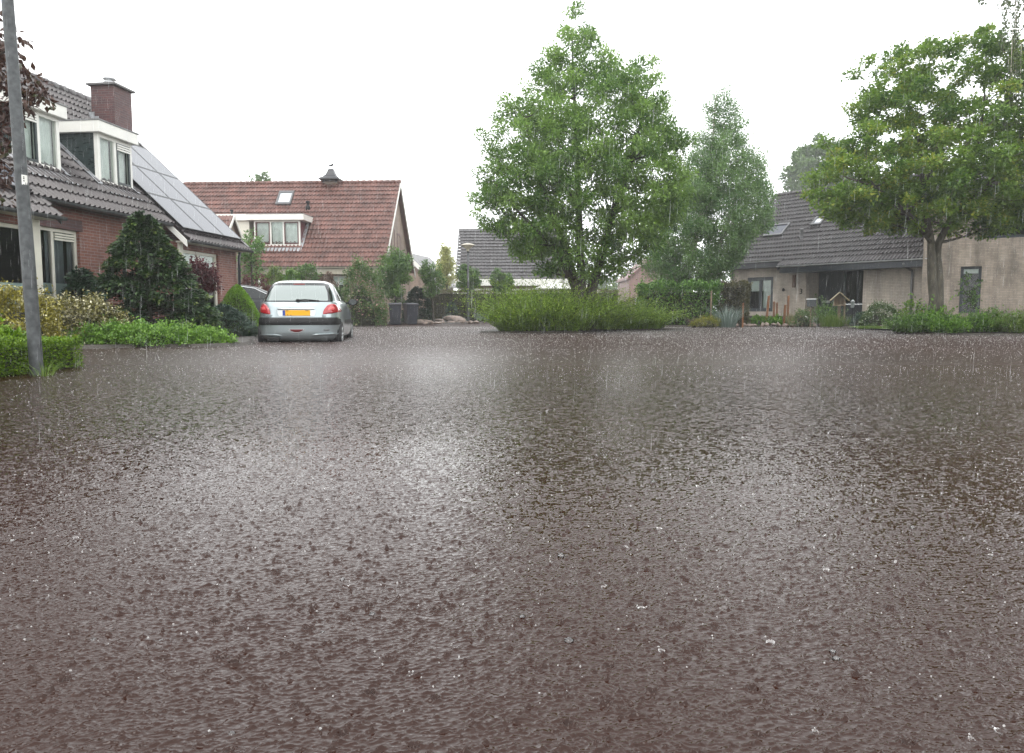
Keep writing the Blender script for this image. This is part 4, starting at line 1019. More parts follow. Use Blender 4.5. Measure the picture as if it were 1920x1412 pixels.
# ================================================================== TREES AND PLANTS
def tree(name, label, base, stems, clumps, m, L, W, per, bark, group=None, squash=0.75, droop=0.0, flat=0.35, spread=0.6, tvar=0.35, tip=0.008, extra=None):
    """stems: tapered limbs from the ground [(path, radii)]; the branches to every clump grow off them."""
    root = empty(name, base, 0, label, "tree", group)
    b = Vector(base); mb = MB(); nodes = []
    for path, rads in stems:
        path = [Vector(p) - b for p in path]
        mb.tube(path, rads, 10)
        nodes += [(path[i], rads[i]) for i in range(1, len(path))]
        nodes += [((path[i] + path[i + 1]) / 2, (rads[i] + rads[i + 1]) / 2) for i in range(1, len(path) - 1)]
    cl = rel(clumps, base)
    branch_out(mb, nodes, cl, tip)
    mb.build("trunk", bark, root, True)
    P, D, T = crown_leaves(cl, per, squash, droop, tvar)
    if extra is not None: P2, D2, T2 = extra; P = np.concatenate([P, P2]); D = np.concatenate([D, D2]); T = np.concatenate([T, T2])
    leaf_obj("crown", P, D, L, W, m, root, T, spread, flat)
    return root

# the big many-stemmed tree on the traffic island
Y = 22.6
prof = [(8, 1066, 1084), (40, 1040, 1125), (70, 1028, 1146), (110, 1000, 1150), (135, 985, 1240), (170, 965, 1250), (210, 935, 1262), (250, 905, 1290), (300, 893, 1302), (340, 886, 1304), (372, 882, 1298), (410, 890, 1280), (445, 920, 1262), (480, 965, 1215), (512, 1005, 1165)]
cl = envelope_clumps(prof, Y, 370, .32, .58, .85, .6, (.15, .85))
for px, py, r in ((1072, 22, .26), (1060, 60, .35), (1110, 60, .3), (1088, 95, .4), (1040, 100, .35), (1222, 112, .3), (1232, 150, .4), (1190, 130, .35), (1015, 145, .35), (950, 190, .35), (935, 215, .35), (905, 255, .35), (905, 330, .4), (890, 370, .35), (900, 400, .35), (1290, 260, .35), (1290, 330, .35), (1160, 150, .4), (1175, 185, .45), (1150, 120, .3), (950, 440, .3), (990, 480, .35), (1030, 500, .35), (1130, 500, .3), (1160, 480, .3), (1085, 470, .4), (1010, 455, .4)):
    q = at(px, py, Y + rng.normal(0, .5)); cl.append(((q.x, q.y, q.z), r, rng.uniform(.3, .9)))
bs = Vector((XP(1092, Y), Y, .05))
def S(*pp, yy=0): return [at(a, b_, Y + yy * i / max(1, len(pp) - 1)) for i, (a, b_) in enumerate(pp)]
stems = [([bs + Vector((-.05, 0, -.1))] + S((1083, 560), (1076, 520), (1062, 470), (1030, 390), (1000, 300), (985, 220), yy=-.6), [.17, .13, .12, .10, .075, .05, .03, .012]),
         ([bs + Vector((0, .05, -.1))] + S((1092, 560), (1090, 520), (1088, 470), (1085, 380), (1080, 250), (1074, 120), (1072, 40), yy=.3), [.18, .14, .13, .115, .09, .06, .03, .01]),
         ([bs + Vector((.12, 0, -.1))] + S((1106, 560), (1118, 520), (1128, 480), (1150, 400), (1185, 300), (1205, 210), (1225, 130), yy=.5), [.16, .13, .12, .10, .08, .055, .03, .01]),
         ([bs + Vector((.1, .1, -.1))] + S((1100, 560), (1112, 515), (1140, 460), (1195, 390), (1250, 330), yy=1.2), [.13, .10, .09, .07, .045, .012]),
         ([bs + Vector((-.1, 0, -.1))] + S((1082, 558), (1068, 520), (1035, 460), (975, 400), (925, 340), yy=-1.0), [.12, .09, .08, .06, .035, .012])]
tree("island_tree", "big round-crowned green tree with several stems, growing out of the traffic island shrubs", bs, stems, cl, LF_HORN, .108, .05, 1350, BARK, "street trees", squash=.7, droop=.25, flat=.45)

# the birches behind the ivy hedge
Y = 32.5
prof = [(165, 1335, 1352), (200, 1312, 1382), (250, 1298, 1398), (300, 1272, 1438), (350, 1245, 1452), (400, 1205, 1455), (440, 1190, 1425), (480, 1185, 1400), (510, 1200, 1380), (528, 1225, 1350)]
cl = envelope_clumps(prof, Y, 270, .38, .72, .7, .5, (.2, .8))
for px, py, r in ((1344, 178, .25), (1325, 205, .35), (1375, 200, .35), (1390, 262, .4), (1418, 300, .4), (1436, 345, .42), (1300, 290, .4), (1285, 315, .4), (1400, 225, .25), (1385, 235, .3), (1310, 260, .4), (1430, 320, .4), (1440, 360, .4), (1200, 440, .4), (1190, 470, .35)):
    q = at(px, py, Y); cl.append(((q.x, q.y, q.z), r, .5))
bs = Vector((XP(1300, Y), Y, .07))
stems = [([bs + Vector((-.35, 0, 0))] + S((1287, 540), (1290, 500), (1302, 460), (1318, 380), (1335, 280), (1343, 180)), [.16, .15, .135, .12, .09, .05, .012]),
         ([bs + Vector((-.75, .3, 0))] + S((1272, 540), (1262, 490), (1245, 430), (1235, 370)), [.13, .12, .10, .06, .012]),
         ([bs + Vector((.9, .6, 0))] + S((1332, 530), (1345, 470), (1370, 400), (1395, 330)), [.14, .13, .11, .07, .012])]
tree("birch_tree", "tall grey-green birch with pale leaning trunks, just behind the ivy hedge", bs, stems, cl, LF_BIRCH, .09, .052, 1250, BIRCHBARK, "street trees", squash=.95, droop=.75, flat=.15)

# the maple before the pale brick house
Y = 20.9
prof = [(55, 1835, 1860), (85, 1668, 1890), (110, 1615, 1915), (160, 1592, 1985), (210, 1580, 2030), (260, 1548, 2060), (310, 1520, 2070), (350, 1508, 2060), (385, 1530, 2030), (405, 1575, 1960), (425, 1625, 1890)]
cl = envelope_clumps(prof, Y, 390, .28, .52, .85, .5, (.15, .85))
for px, py, r in ((1850, 62, .3), (1835, 75, .3), (1690, 92, .28), (1735, 92, .3), (1625, 112, .3), (1600, 140, .3), (1870, 90, .3), (1595, 205, .3), (1545, 265, .32), (1520, 335, .35), (1555, 400, .3), (1580, 422, .28), (1630, 432, .26), (1680, 424, .28), (1560, 405, .28), (1535, 385, .28), (1850, 405, .3), (1845, 440, .2), (1900, 380, .4), (1700, 405, .33), (1740, 385, .35), (1660, 400, .35), (1800, 400, .35), (1780, 370, .4), (1590, 380, .35)):
    q = at(px, py, Y + rng.normal(0, .5)); cl.append(((q.x, q.y, q.z), r, rng.uniform(.2, .95)))
bs = Vector((XP(1755, Y), Y, .03))
stems = [([bs + Vector((-.08, 0, -.1))] + S((1752, 560), (1748, 525), (1747, 490), (1746, 455), (1738, 410), (1730, 350), (1725, 270), (1700, 180), (1690, 110), yy=.3), [.16, .135, .125, .115, .10, .08, .07, .05, .03, .01]),
         ([bs + Vector((.08, .05, -.1))] + S((1761, 560), (1761, 525), (1758, 490), (1760, 455), (1778, 420), (1800, 370), (1830, 290), (1845, 200), (1850, 90), yy=.5), [.15, .115, .11, .105, .095, .08, .07, .05, .03, .01]),
         (S((1742, 440), (1700, 400), (1640, 350), (1580, 330), yy=-.8), [.09, .07, .05, .012]),
         (S((1790, 400), (1850, 350), (1920, 320), (1990, 290), yy=.6), [.09, .07, .05, .012])]
tree("maple_tree", "broad yellow-green maple with a forked mossy trunk in the right flower bed", bs, stems, cl, LF_MAPLE, .092, .072, 1500, MAPLEBARK, "street trees", squash=.62, droop=.1, flat=.6)

# weeping birch reaching in at the top right
Y = 19.0
Ps, Ds, Ts = [], [], []; tw = MB(); bs = Vector((XP(2040, Y), Y + .6, .05))
hang = []
for _ in range(150):
    px = rng.choice([rng.uniform(1815, 1850), rng.uniform(1860, 1905), rng.uniform(1895, 2150)], p=[.12, .13, .75]); top = rng.uniform(-260, -20) if px < 1890 else rng.uniform(-260, 120)
    ln = rng.uniform(.5, 1.3) if px < 1890 else rng.uniform(1.0, 2.8)
    q = at(px, top, Y + rng.uniform(-.9, .9)); k = int(ln * 75)
    if px < 1890: ln = min(ln, q.z - ZP(rng.uniform(5, 50), Y))
    t = rng.uniform(0, 1, k)
    Ps.append(np.stack([q.x + .06 * np.sin(t * 5 + px) + rng.normal(0, .045, k), q.y + rng.normal(0, .045, k), q.z - t * ln], 1)); Ds.append(np.tile([0.0, 0, -1], (k, 1))); Ts.append(rng.uniform(0, 1, k))
    hang.append((q, ln))
root = empty("weeping_birch", bs, 0, "weeping birch whose thin hanging twigs droop in above the maple's far side", "tree", "street trees")
P = np.concatenate(Ps) - np.array(bs); leaf_obj("crown", P, np.concatenate(Ds), .075, .045, LF_WEEP, root, np.concatenate(Ts), .5, .1)
tw.tube([(0, 0, -.1), (0, 0, 4), (-.1, 0, 8), (-.3, 0, 11.5)], [.2, .16, .11, .03], 10)
for q, ln in hang:
    r_ = q - bs; s0 = Vector((-.1, 0, min(10.8, max(5.5, r_.z - .8))))
    limb(tw, s0, r_, .03, .006, -.18, 4, 5); tw.tube([r_, r_ + Vector((.03, 0, -ln * .5)), r_ + Vector((0, 0, -ln))], [.006, .004, .002], 4)
tw.build("trunk", BIRCHBARK, root, True)

# copper-leaved tree behind the near lamp post
Y = 8.6
cl = []
for px, py, r in ((-60, 60, .45), (-15, 75, .28), (5, 130, .22), (22, 95, .13), (30, 175, .12), (12, 200, .24), (45, 165, .09), (60, 150, .10), (78, 160, .10), (82, 182, .09), (62, 178, .12), (40, 190, .13), (92, 195, .07), (55, 205, .09), (-30, 230, .35), (-70, 180, .5), (-10, 255, .16), (-60, 290, .3), (2, 300, .15), (12, 330, .12), (-25, 330, .25), (28, 225, .09), (35, 130, .12), (42, 120, .07), (30, 70, .1), (70, 172, .1), (18, 165, .16), (48, 182, .1), (10, 270, .14), (26, 318, .08), (40, 360, .05), (-80, 380, .3), (18, 375, .07)):
    q = at(px, py, Y + rng.normal(0, .12)); cl.append(((q.x, q.y, q.z), r * 1.15, rng.uniform(.1, .9)))
bs = Vector((XP(-190, Y), Y + .2, .06))
stems = [([bs + Vector((0, 0, -.1))] + [at(-185, 450, Y), at(-170, 300, Y), at(-150, 100, Y), at(-120, -100, Y)], [.13, .11, .09, .06, .015]),
         ([at(-172, 320, Y), at(-110, 250, Y), at(-40, 215, Y), at(30, 190, Y), at(80, 178, Y)], [.05, .035, .02, .011, .004]),
         ([at(-160, 200, Y), at(-90, 150, Y), at(-20, 110, Y), at(25, 90, Y)], [.05, .03, .018, .004]),
         ([at(-175, 380, Y), at(-90, 340, Y), at(-10, 320, Y), at(20, 330, Y)], [.04, .028, .012, .004])]
tree("copper_tree", "copper-leaved tree reaching in behind the near grey lamp post", bs, stems, cl, LF_PURPLE, .085, .05, 1500, BARK, "street trees", squash=.85, droop=.9, flat=.15, tip=.004)

# small tree beside the brick house corner, yellow tree and the globe-headed standards
def small_tree(name, label, px, py0, py1, hw, Y, m, L, W, per, n, z0=.07, group=None, stem_px=None, tint=(.2, .8), rmin=.2, rmax=.38, shape='round', sr=.04):
    zt, zb_ = ZP(py0, Y), ZP(py1, Y); x = XP(px, Y); R_ = hw * Y / F
    c = []
    for _ in range(n):
        d, p_ = ball(1); p_ = p_[0]; k = 1.0 if shape == 'round' else max(.25, 1.0 - .55 * (p_[2] + 1) / 2 * 1.3)
        r = rng.uniform(rmin, rmax) * min(1, R_)
        c.append(((x + p_[0] * max(.05, R_ - r * .6) * k, Y + p_[1] * max(.05, R_ - r * .6) * k, (zt + zb_) / 2 + p_[2] * ((zt - zb_) / 2 - r * .5)), r, rng.uniform(*tint)))
    b_ = Vector((XP(stem_px or px, Y), Y, z0))
    st_ = [([b_ + Vector((0, 0, -.05)), b_ + Vector((.01, 0, (zb_ - z0) * .6)), Vector((x, Y, zb_ + (zt - zb_) * .3)), Vector((x, Y, zt - (zt - zb_) * .25))], [sr * 1.2, sr, sr * .8, sr * .3])]
    return tree(name, label, b_, st_, c, m, L, W, per, BARK, group, squash=.9, droop=.05, flat=.25)
gt = "round-headed standard trees in the middle garden"
small_tree("corner_tree", "dark leafy small tree squeezed between the brick house corner and the red roof", 474, 418, 535, 30, 25.6, LF_BIRCH, .10, .06, 900, 60)
small_tree("globe_tree", "largest round-headed standard tree, right behind the wheelie bins", 742, 464, 568, 40, 35.9, LF_GLOBE, .11, .065, 1300, 95, group=gt)
small_tree("globe_tree", "narrow-headed standard tree next to the dark conifer, left of the rock garden", 808, 482, 560, 28, 36.8, LF_GLOBE, .10, .06, 1300, 60, group=gt, stem_px=812)
small_tree("globe_tree", "round-headed standard tree behind the mushroom street lamp", 877, 495, 550, 28, 42, LF_GLOBE, .11, .065, 1500, 60, group=gt, stem_px=890)
small_tree("globe_tree", "round-headed standard tree between the lamp and the island shrubs", 941, 501, 552, 25, 42.5, LF_GLOBE, .11, .065, 1500, 55, group=gt)
small_tree("yellow_tree", "pale yellow-leaved tree behind the garden hedge, near the grey roof", 838, 452, 545, 29, 47, leaf_mat("pale_yellow_leaf", (.30, .33, .10), (.58, .58, .26), trans=.45), .13, .08, 1000, 70, shape='cone')
small_tree("slender_tree", "slender pale young tree in the gap before the misty trees", 1149, 520, 570, 18, 56, LF_FAR, .14, .08, 220, 22, sr=.05)
# far trees that fade in the rain
def far_tree(label, px, py0, py1, hw, Y, n, L=.3, per=260):
    small_tree("far_tree", label, px, py0, py1, hw, Y, LF_FAR, L, L * .6, per, n, group="far trees", rmin=.7, rmax=1.2, sr=.18)
far_tree("distant tree whose top peeps over the middle of the red roof ridge", 496, 326, 470, 34, 66, 40)
far_tree("distant tree peeping out between the solar roof and the red ridge end", 345, 343, 480, 14, 66, 22)
far_tree("tall distant tree fading behind the maple and the dark roof", 1525, 255, 440, 72, 95, 130, .45, 170)
far_tree("faint misty tree at the end of the street, tallest in the gap", 1142, 512, 592, 30, 150, 50, .55, 90)
far_tree("faint misty tree at the end of the street, beside the pink house", 1178, 540, 592, 30, 165, 40, .55, 90)
far_tree("faint misty tree at the end of the street, behind the island tree's stems", 1100, 535, 592, 34, 165, 40, .55, 90)

# ---- left garden
hedge("box_hedge", "low clipped bright green box hedge at the foot of the lamp post", "hedge", (-4.70, 4.6), (-4.72, 6.9), .60, .37, LF_BOX, .026, .017, 7500, "low box hedge pieces", .0, .025, .2, .5)
hedge("box_hedge", "end piece of the low bright green box hedge, nearest the car", "hedge", (-4.725, 6.91), (-4.70, 8.15), .60, .32, LF_BOX, .026, .017, 7500, "low box hedge pieces", .0, .04)
dome("leafy_plant", "soft light-green fern-like plant at the picture's edge behind the box hedge", "plant", XP(2, 7.9), 7.9, .30, .3, .37, LF_BOX, .07, .035, 900, .02, droop=.3)
blades("grass_tuft", "few long grass blades at the lamp post's foot", "grass tuft", XP(75, 7.0), 7.0, .15, .2, LF_GRASS, 60, .006, 0.0, lean=1.1)
dome("variegated_shrub", "cream and green variegated shrub beside the lamp post", "shrub", -7.80, 13.1, .86, .5, .76, LF_VARIEG, .055, .032, 9000, .04, "variegated shrubs", lump=.16, spread=1.0, shape=3.2)
dome("variegated_shrub", "golden yellow variegated shrub at the picture's edge, left of the lamp post", "shrub", XP(14, 11.6), 11.8, .6, .5, .86, leaf_mat("golden_variegated_leaf", (.10, .09, .015), (.36, .32, .04), (.7, .66, .4), trans=.2), .05, .03, 5000, .04, "variegated shrubs", lump=.12)
dome("ground_cover_bush", "long low mound of bright green ground cover at the water's edge", "ground cover", XP(245, 12.9), 12.95, 1.22, .46, .31, LF_COVER, .05, .03, 10000, .03, "green ground cover mounds", lump=.17, up=.6, spread=.9)
dome("ground_cover_bush", "lower end of the green ground cover, in front of the juniper", "ground cover", XP(368, 13.2), 13.25, .6, .36, .20, LF_COVER, .06, .034, 3000, .03, "green ground cover mounds", lump=.10, up=.7)
# dark conifers: layered fans
def conifer(name, label, x, y, r, h, m, n, group=None, L=.09, W=.05, power=1.0, z0=.04, skew=0.0):
    root = empty(name, (x, y, z0), 0, label, "conifer", group)
    Ps, Ds, Ts, mb = [], [], [], MB()
    mb.tube([(0, 0, -.1), (skew * .4, 0, h * .5), (skew, 0, h * .93)], [.09, .06, .01], 8)
    for i in range(n):
        t = rng.uniform(0.02, .97) ** .9; ph = rng.uniform(0, 6.283); rad = r * (1 - t ** power) * rng.uniform(.78, 1.06) + .04
        tip = np.array([math.cos(ph) * rad + skew * t, math.sin(ph) * rad, t * h + .03]); k = 75
        rr = rng.uniform(.10, .19) * (.6 + .6 * (1 - t))
        q = rng.uniform(-1, 1, (k, 3)) * np.array([rr, rr, rr * .38]); q[:, 2] -= .35 * (q[:, 0] * math.cos(ph) + q[:, 1] * math.sin(ph))
        Ps.append(tip + q); d = np.tile([math.cos(ph), math.sin(ph), -.15], (k, 1)) + unit(q) * .6; Ds.append(d)
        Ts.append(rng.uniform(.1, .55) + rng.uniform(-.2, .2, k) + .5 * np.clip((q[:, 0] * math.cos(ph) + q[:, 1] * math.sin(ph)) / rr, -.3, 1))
        if i % 2 == 0: mb.tube([(skew * t, 0, max(.05, tip[2] - .12)), tip * np.array([.6, .6, 1]), tip], [.016, .01, .004], 4, False)
    mb.build("branches", TWIG, root)
    leaf_obj("foliage", np.concatenate(Ps), np.concatenate(Ds), L, W, m, root, np.concatenate(Ts), .35, .35)
    return root
conifer("dark_conifer", "broad dark green conifer with layered sprays in front of the brick house", XP(275, 15.3), 15.4, 1.27, 2.55, LF_CONIFER, 380, "garden conifers", power=1.3, skew=-.05)
conifer("dark_conifer", "small dark conifer under the brick house's ground-floor window", XP(150, 14.0), 14.1, .42, 1.3, LF_DKCON, 70, "garden conifers", power=1.3)
conifer("dark_conifer", "low dark side bush of the broad conifer, below the red ball-headed tree", XP(360, 16.2), 16.3, .48, .85, LF_CONIFER, 60, "garden conifers", power=1.6)
# red ball-headed maple on a stem
Y = 17.7; c = [((XP(383, Y) + p_[0] * .42, Y + p_[1] * .42, ZP(520, Y) + p_[2] * .34 + .03), rng.uniform(.14, .22), rng.uniform(.1, .9)) for p_ in ball(75)[1]]
b_ = Vector((XP(383, Y), Y, .05)); tree("red_globe_tree", "dark red ball-headed little tree before the end bay window", b_, [([b_, b_ + Vector((.02, 0, .7)), b_ + Vector((0, 0, 1.3))], [.035, .028, .015])], c, LF_RED, .07, .035, 2600, BARK, squash=.9, droop=.5, flat=.2)
dome("cone_spruce", "light green cone-shaped dwarf spruce left of the silver car", "conifer", XP(446, 18.3), 18.3, .62, .62, 1.22, LF_DWARF, .035, .018, 14000, .03, "garden conifers", shape=1.4, lump=.06, up=.2, core=.86, tufts=False)
conifer("juniper", "low blue-green juniper at the foot of the cone-shaped spruce", XP(420, 16.9), 16.9, .66, .66, LF_JUN, 95, "garden conifers", L=.08, W=.02, power=1.8)
blades("grass_tuft", "dark tuft at the water's edge beside the juniper", "grass tuft", XP(462, 17.0), 17.0, .3, .25, LF_JUN, 160, .012, .02)

# ---- plants before and beside the red-roofed house
mg = "bushes before the red-roofed house"
dome("red_bush", "dull red hedge-like bush behind the dark parked car", "bush", XP(478, 29.5), 29.5, .75, .5, 2.0, leaf_mat("dull_red_leaf", (.09, .03, .03), (.2, .08, .07), trans=.25), .10, .06, 2500, .07, mg)
dome("garden_bush", "yellow-green bush under the red roof's eave, left of the silver car's roof", "bush", XP(516, 35.2), 35.2, .75, .6, 2.45, LF_GRASS, .11, .06, 2600, .07, mg)
dome("garden_bush", "light green bush behind the middle of the silver car's roof", "bush", XP(548, 35.0), 35.0, .7, .6, 2.3, LF_BED, .11, .06, 2400, .07, mg)
dome("garden_bush", "deep green tall bush under the red roof's eave", "bush", XP(580, 35.6), 35.6, .75, .6, 2.75, LF_GLOBE, .11, .06, 2600, .07, mg)
dome("garden_bush", "reddish-leaved bush under the red roof's eave, beside the rose", "bush", XP(614, 35.6), 35.6, .6, .5, 2.25, leaf_mat("bronze_leaf", (.11, .07, .05), (.24, .16, .12), trans=.25), .11, .06, 2000, .07, mg)
dome("rose_bush", "big pink-flecked rose bush beside the silver car", "bush", XP(672, 30), 30.5, .88, .8, 2.45, LF_ROSE, .085, .055, 5200, .05, mg, lump=.2)
hedge("low_hedge", "low clipped hedge between the silver car and the wheelie bins", "hedge", (XP(652, 33.6), 33.6), (XP(722, 33.6), 33.6), .7, .88, LF_OLIVE, .05, .03, 1500, None, .02)
conifer("column_conifer", "dark upright conifer between the bins and the rock garden", XP(783, 37.4), 37.6, .62, 1.75, LF_DKCON, 90, "garden conifers", power=3, L=.14, W=.07)
hedge("garden_hedge", "clipped olive-green hedge behind the rock garden and the street lamp", "hedge", (XP(800, 43.5), 43.5), (XP(985, 43.5), 43.5), .8, 1.76, LF_OLIVE, .07, .035, 750, "olive garden hedges", .05, .08, spread=.5)
hedge("garden_hedge", "further clipped olive hedge seen past the island tree's stems", "hedge", (XP(985, 45.5), 45.5), (XP(1158, 45.5), 45.5), .8, 1.85, LF_OLIVE, .07, .035, 700, "olive garden hedges", .05, .08, spread=.5)
spray("garden_bush", "grey-green low bush at the lamp's foot, before the hedge", "bush", XP(905, 40.6), 41, .5, .4, .75, LF_BLUEG, 60, 10, .10, .03, .07, mg)
conifer("topiary_conifer", "little tiered conifer behind the flat garden boulder", XP(846, 41), 41.2, .28, 1.0, LF_JUN, 26, "garden conifers", L=.12, W=.05)
blades("grass_tuft", "green tuft in the rock garden beside the bins", "grass tuft", XP(792, 37.2), 37.0, .35, .25, LF_GRASS, 160, .02, .07)
blades("grass_tuft", "pale green tuft between boulder and street lamp", "grass tuft", XP(866, 39.6), 39.6, .4, .3, LF_BLUEG, 160, .02, .07)

# ---- traffic island shrubs
ig = "feathery shrubs on the traffic island"
spray("island_shrub", "broad feathery green shrub on the end of the island nearest the street lamp", "shrub", .38, 21.75, .95, .75, 1.62, LF_SHRUB, 800, 36, .06, .022, .0, ig, arch=.95, flat=.25, lean_=.55, spread=.8)
spray("island_shrub", "tallest feathery green shrub at the front of the traffic island", "shrub", 1.35, 21.8, 1.15, .85, 1.80, LF_SHRUB, 820, 36, .06, .022, .0, ig, arch=.9, flat=.25, lean_=.55, spread=.8)
spray("island_shrub", "feathery green shrub right under the big island tree", "shrub", 2.45, 23.4, 1.05, .9, 1.5, LF_SHRUB, 640, 32, .06, .022, .0, ig, arch=.9, flat=.25, lean_=.55, spread=.8)
spray("island_shrub", "low feathery green shrub in the middle of the island's far half", "shrub", 3.45, 24.5, 1.0, .8, 1.15, LF_SHRUB, 640, 30, .06, .022, .0, ig, arch=.95, flat=.25, lean_=.55, spread=.8)
spray("island_shrub", "feathery green shrub on the end of the island nearest the ivy hedge", "shrub", 4.4, 24.9, .75, .7, 1.15, LF_SHRUB, 620, 30, .06, .022, .0, ig, arch=1.0, flat=.25, lean_=.55, spread=.8)
spray("island_shrub", "paler thin shrub behind the island tree's trunk", "shrub", 1.0, 23.3, 1.3, .7, 1.75, LF_SHRUB, 420, 28, .06, .022, .0, ig, arch=.5, flat=.2, lean_=.4)

# ---- right garden
rg = "plants along the pale brick house's rock border"
hg_ = hedge("ivy_hedge", "deep green ivy-like hedge before the birch trunks", "hedge", (XP(1196, 30.6), 30.6), (XP(1348, 29.8), 29.8), 1.0, 1.68, LF_HEDGE, .10, .07, 620, "hedges before the pale brick house", .05, .19, flat=.3)
hedge("brown_hedge", "brownish thinning hedge right beside the pale brick house window", "hedge", (XP(1349, 29.9), 29.9), (XP(1404, 29.7), 29.7), .9, 1.70, LF_BROWNH, .08, .05, 800, "hedges before the pale brick house", .05, .10)
spray("dark_heath", "low dark red heath at the ivy hedge's foot", "shrub", XP(1312, 29), 29, .45, .35, .42, leaf_mat("heath_leaf", (.05, .03, .028), (.13, .08, .07), trans=.2), 120, 14, .05, .02, .06, rg)
dome("yellow_cushion", "small yellow-green cushion plant at the rock border's start", "plant", XP(1328, 27.9), 28.2, .5, .35, .33, leaf_mat("cushion_leaf", (.12, .16, .02), (.36, .34, .05), trans=.3), .05, .02, 1500, .05, rg)
blades("blue_grass", "blue-grey spiky ornamental grass before the brown hedge", "grass tuft", XP(1368, 28), 28.3, .5, .95, LF_BLUEG, 260, .018, .04, rg, lean=.75)
dome("leafy_plant", "bright green low leaves between the rusty posts", "plant", XP(1425, 30.3), 30.4, .5, .3, .26, LF_BED, .12, .06, 700, .06, rg)
dome("leafy_plant", "bright green low leaves right of the crossed rusty posts", "plant", XP(1456, 30.3), 30.4, .45, .3, .24, LF_BED, .12, .06, 600, .06, rg)
blades("straw_grass", "straw-green grass tuft beside the round shrub", "grass tuft", XP(1489, 29.7), 29.9, .3, .65, leaf_mat("straw_blade", (.16, .17, .07), (.36, .33, .16), trans=.3), 150, .015, .06, rg)
dome("round_shrub", "small round dark shrub with pink tips before the dark entrance", "shrub", XP(1511, 29), 29.3, .36, .34, .58, LF_ROSE, .05, .03, 1500, .06, rg)
spray("tall_plant", "tall bushy green plant in front of the entrance window", "plant", XP(1549, 29.9), 29.9, .42, .35, 1.15, LF_GLOBE, 110, 22, .09, .03, .06, rg, arch=.5)
blades("lawn_grass", "wispy long grass around the bird house post", "grass tuft", XP(1568, 28.6), 28.7, .95, .5, LF_GRASS, 700, .012, .06, rg, lean=.35, ry=.5)
dome("blue_plant", "small blue-green plant before the entrance panel", "plant", XP(1622, 27.8), 28.0, .4, .3, .42, LF_JUN, .07, .04, 900, .06, rg)
dome("white_flowering_shrub", "white-flowering shrub below the pale brick wall", "shrub", XP(1656, 27.4), 27.6, .68, .5, .78, LF_WHITEF, .06, .04, 3200, .06, rg)
tag(MB().poly([(*xy(1590, 26.5), .075), (*xy(1686, 23.2), .062), (*xy(1700, 25.2), .085), (*xy(1610, 28.0), .08)]).build("lawn", mat("lawn_green", (.09, .16, .02), .7, var=.3, vscale=6, bump=.6, bscale=60)), kind="structure")
blades("lawn_grass", "short bright lawn grass between rock edging and water", "grass tuft", XP(1648, 25.3), 25.3, 1.2, .11, LF_GRASS, 1500, .01, .06, rg, lean=.3, ry=1.0)
# the bed under the maple
bg_ = "leafy perennials in the bed under the maple"
blabels = ["dark leafy perennial on the left end of the maple's flower bed", "leafy perennial just left of the maple trunk", "arching leafy perennial at the maple trunk's foot", "taller green perennial right of the maple trunk", "big-leaved perennial at the front of the maple's bed", "light green perennial below the narrow window", "feathery light green perennial at the picture's right edge", "bushy green perennial below the wide brick pier"]
for i, (px, Yp, r, h, m_) in enumerate([(1702, 20.3, .42, .55, LF_GLOBE), (1728, 20.5, .42, .62, LF_BED), (1762, 20.0, .45, .60, LF_BED), (1800, 20.4, .50, .74, LF_GLOBE), (1782, 19.7, .36, .45, LF_BED), (1845, 20.2, .52, .70, LF_BED), (1905, 19.9, .55, .72, LF_GRASS), (1880, 20.6, .5, .80, LF_GLOBE)]):
    spray("bed_plant", blabels[i], "plant", XP(px, Yp), Yp, r, r * .8, h, m_, 210, 18, .085, .03, .03, bg_, arch=1.0, flat=.3)
for px, Yp in ((1965, 19.7), (2030, 19.5)): spray("bed_plant", "green perennial of the maple's bed just past the picture's right edge", "plant", XP(px, Yp), Yp, .55, .4, .75, LF_BED, 120, 16, .09, .035, .03, bg_, arch=1.0, flat=.3)
dome("bed_shrub", "small shrub in front of the downpipe, left of the maple trunk", "shrub", XP(1712, 20.9), 21.0, .34, .3, .78, LF_MAPLE, .09, .06, 420, .03, bg_, lump=.3, core=.3)
spray("ivy_shoots", "leafy shoots climbing round the maple trunk's base", "plant", XP(1752, 20.6), 20.6, .3, .2, .95, LF_BED, 60, 16, .09, .05, .03, bg_, arch=.3)
Y = 21.4; b_ = Vector((XP(1822, Y), Y, .03)); c = [((b_.x + dx, Y + rng.normal(0, .1), ZP(py, Y)), r, .5) for dx, py, r in ((-.15, 518, .12), (-.22, 530, .14), (-.12, 545, .16), (-.02, 553, .16), (.10, 540, .13), (-.05, 565, .17), (.05, 560, .14), (.16, 530, .09))]
tree("sapling", "thin sapling in front of the narrow window", b_, [([b_, b_ + Vector((-.02, 0, .6)), b_ + Vector((-.1, 0, 1.2))], [.015, .012, .005])], c, LF_GLOBE, .10, .055, 1500, BARK)

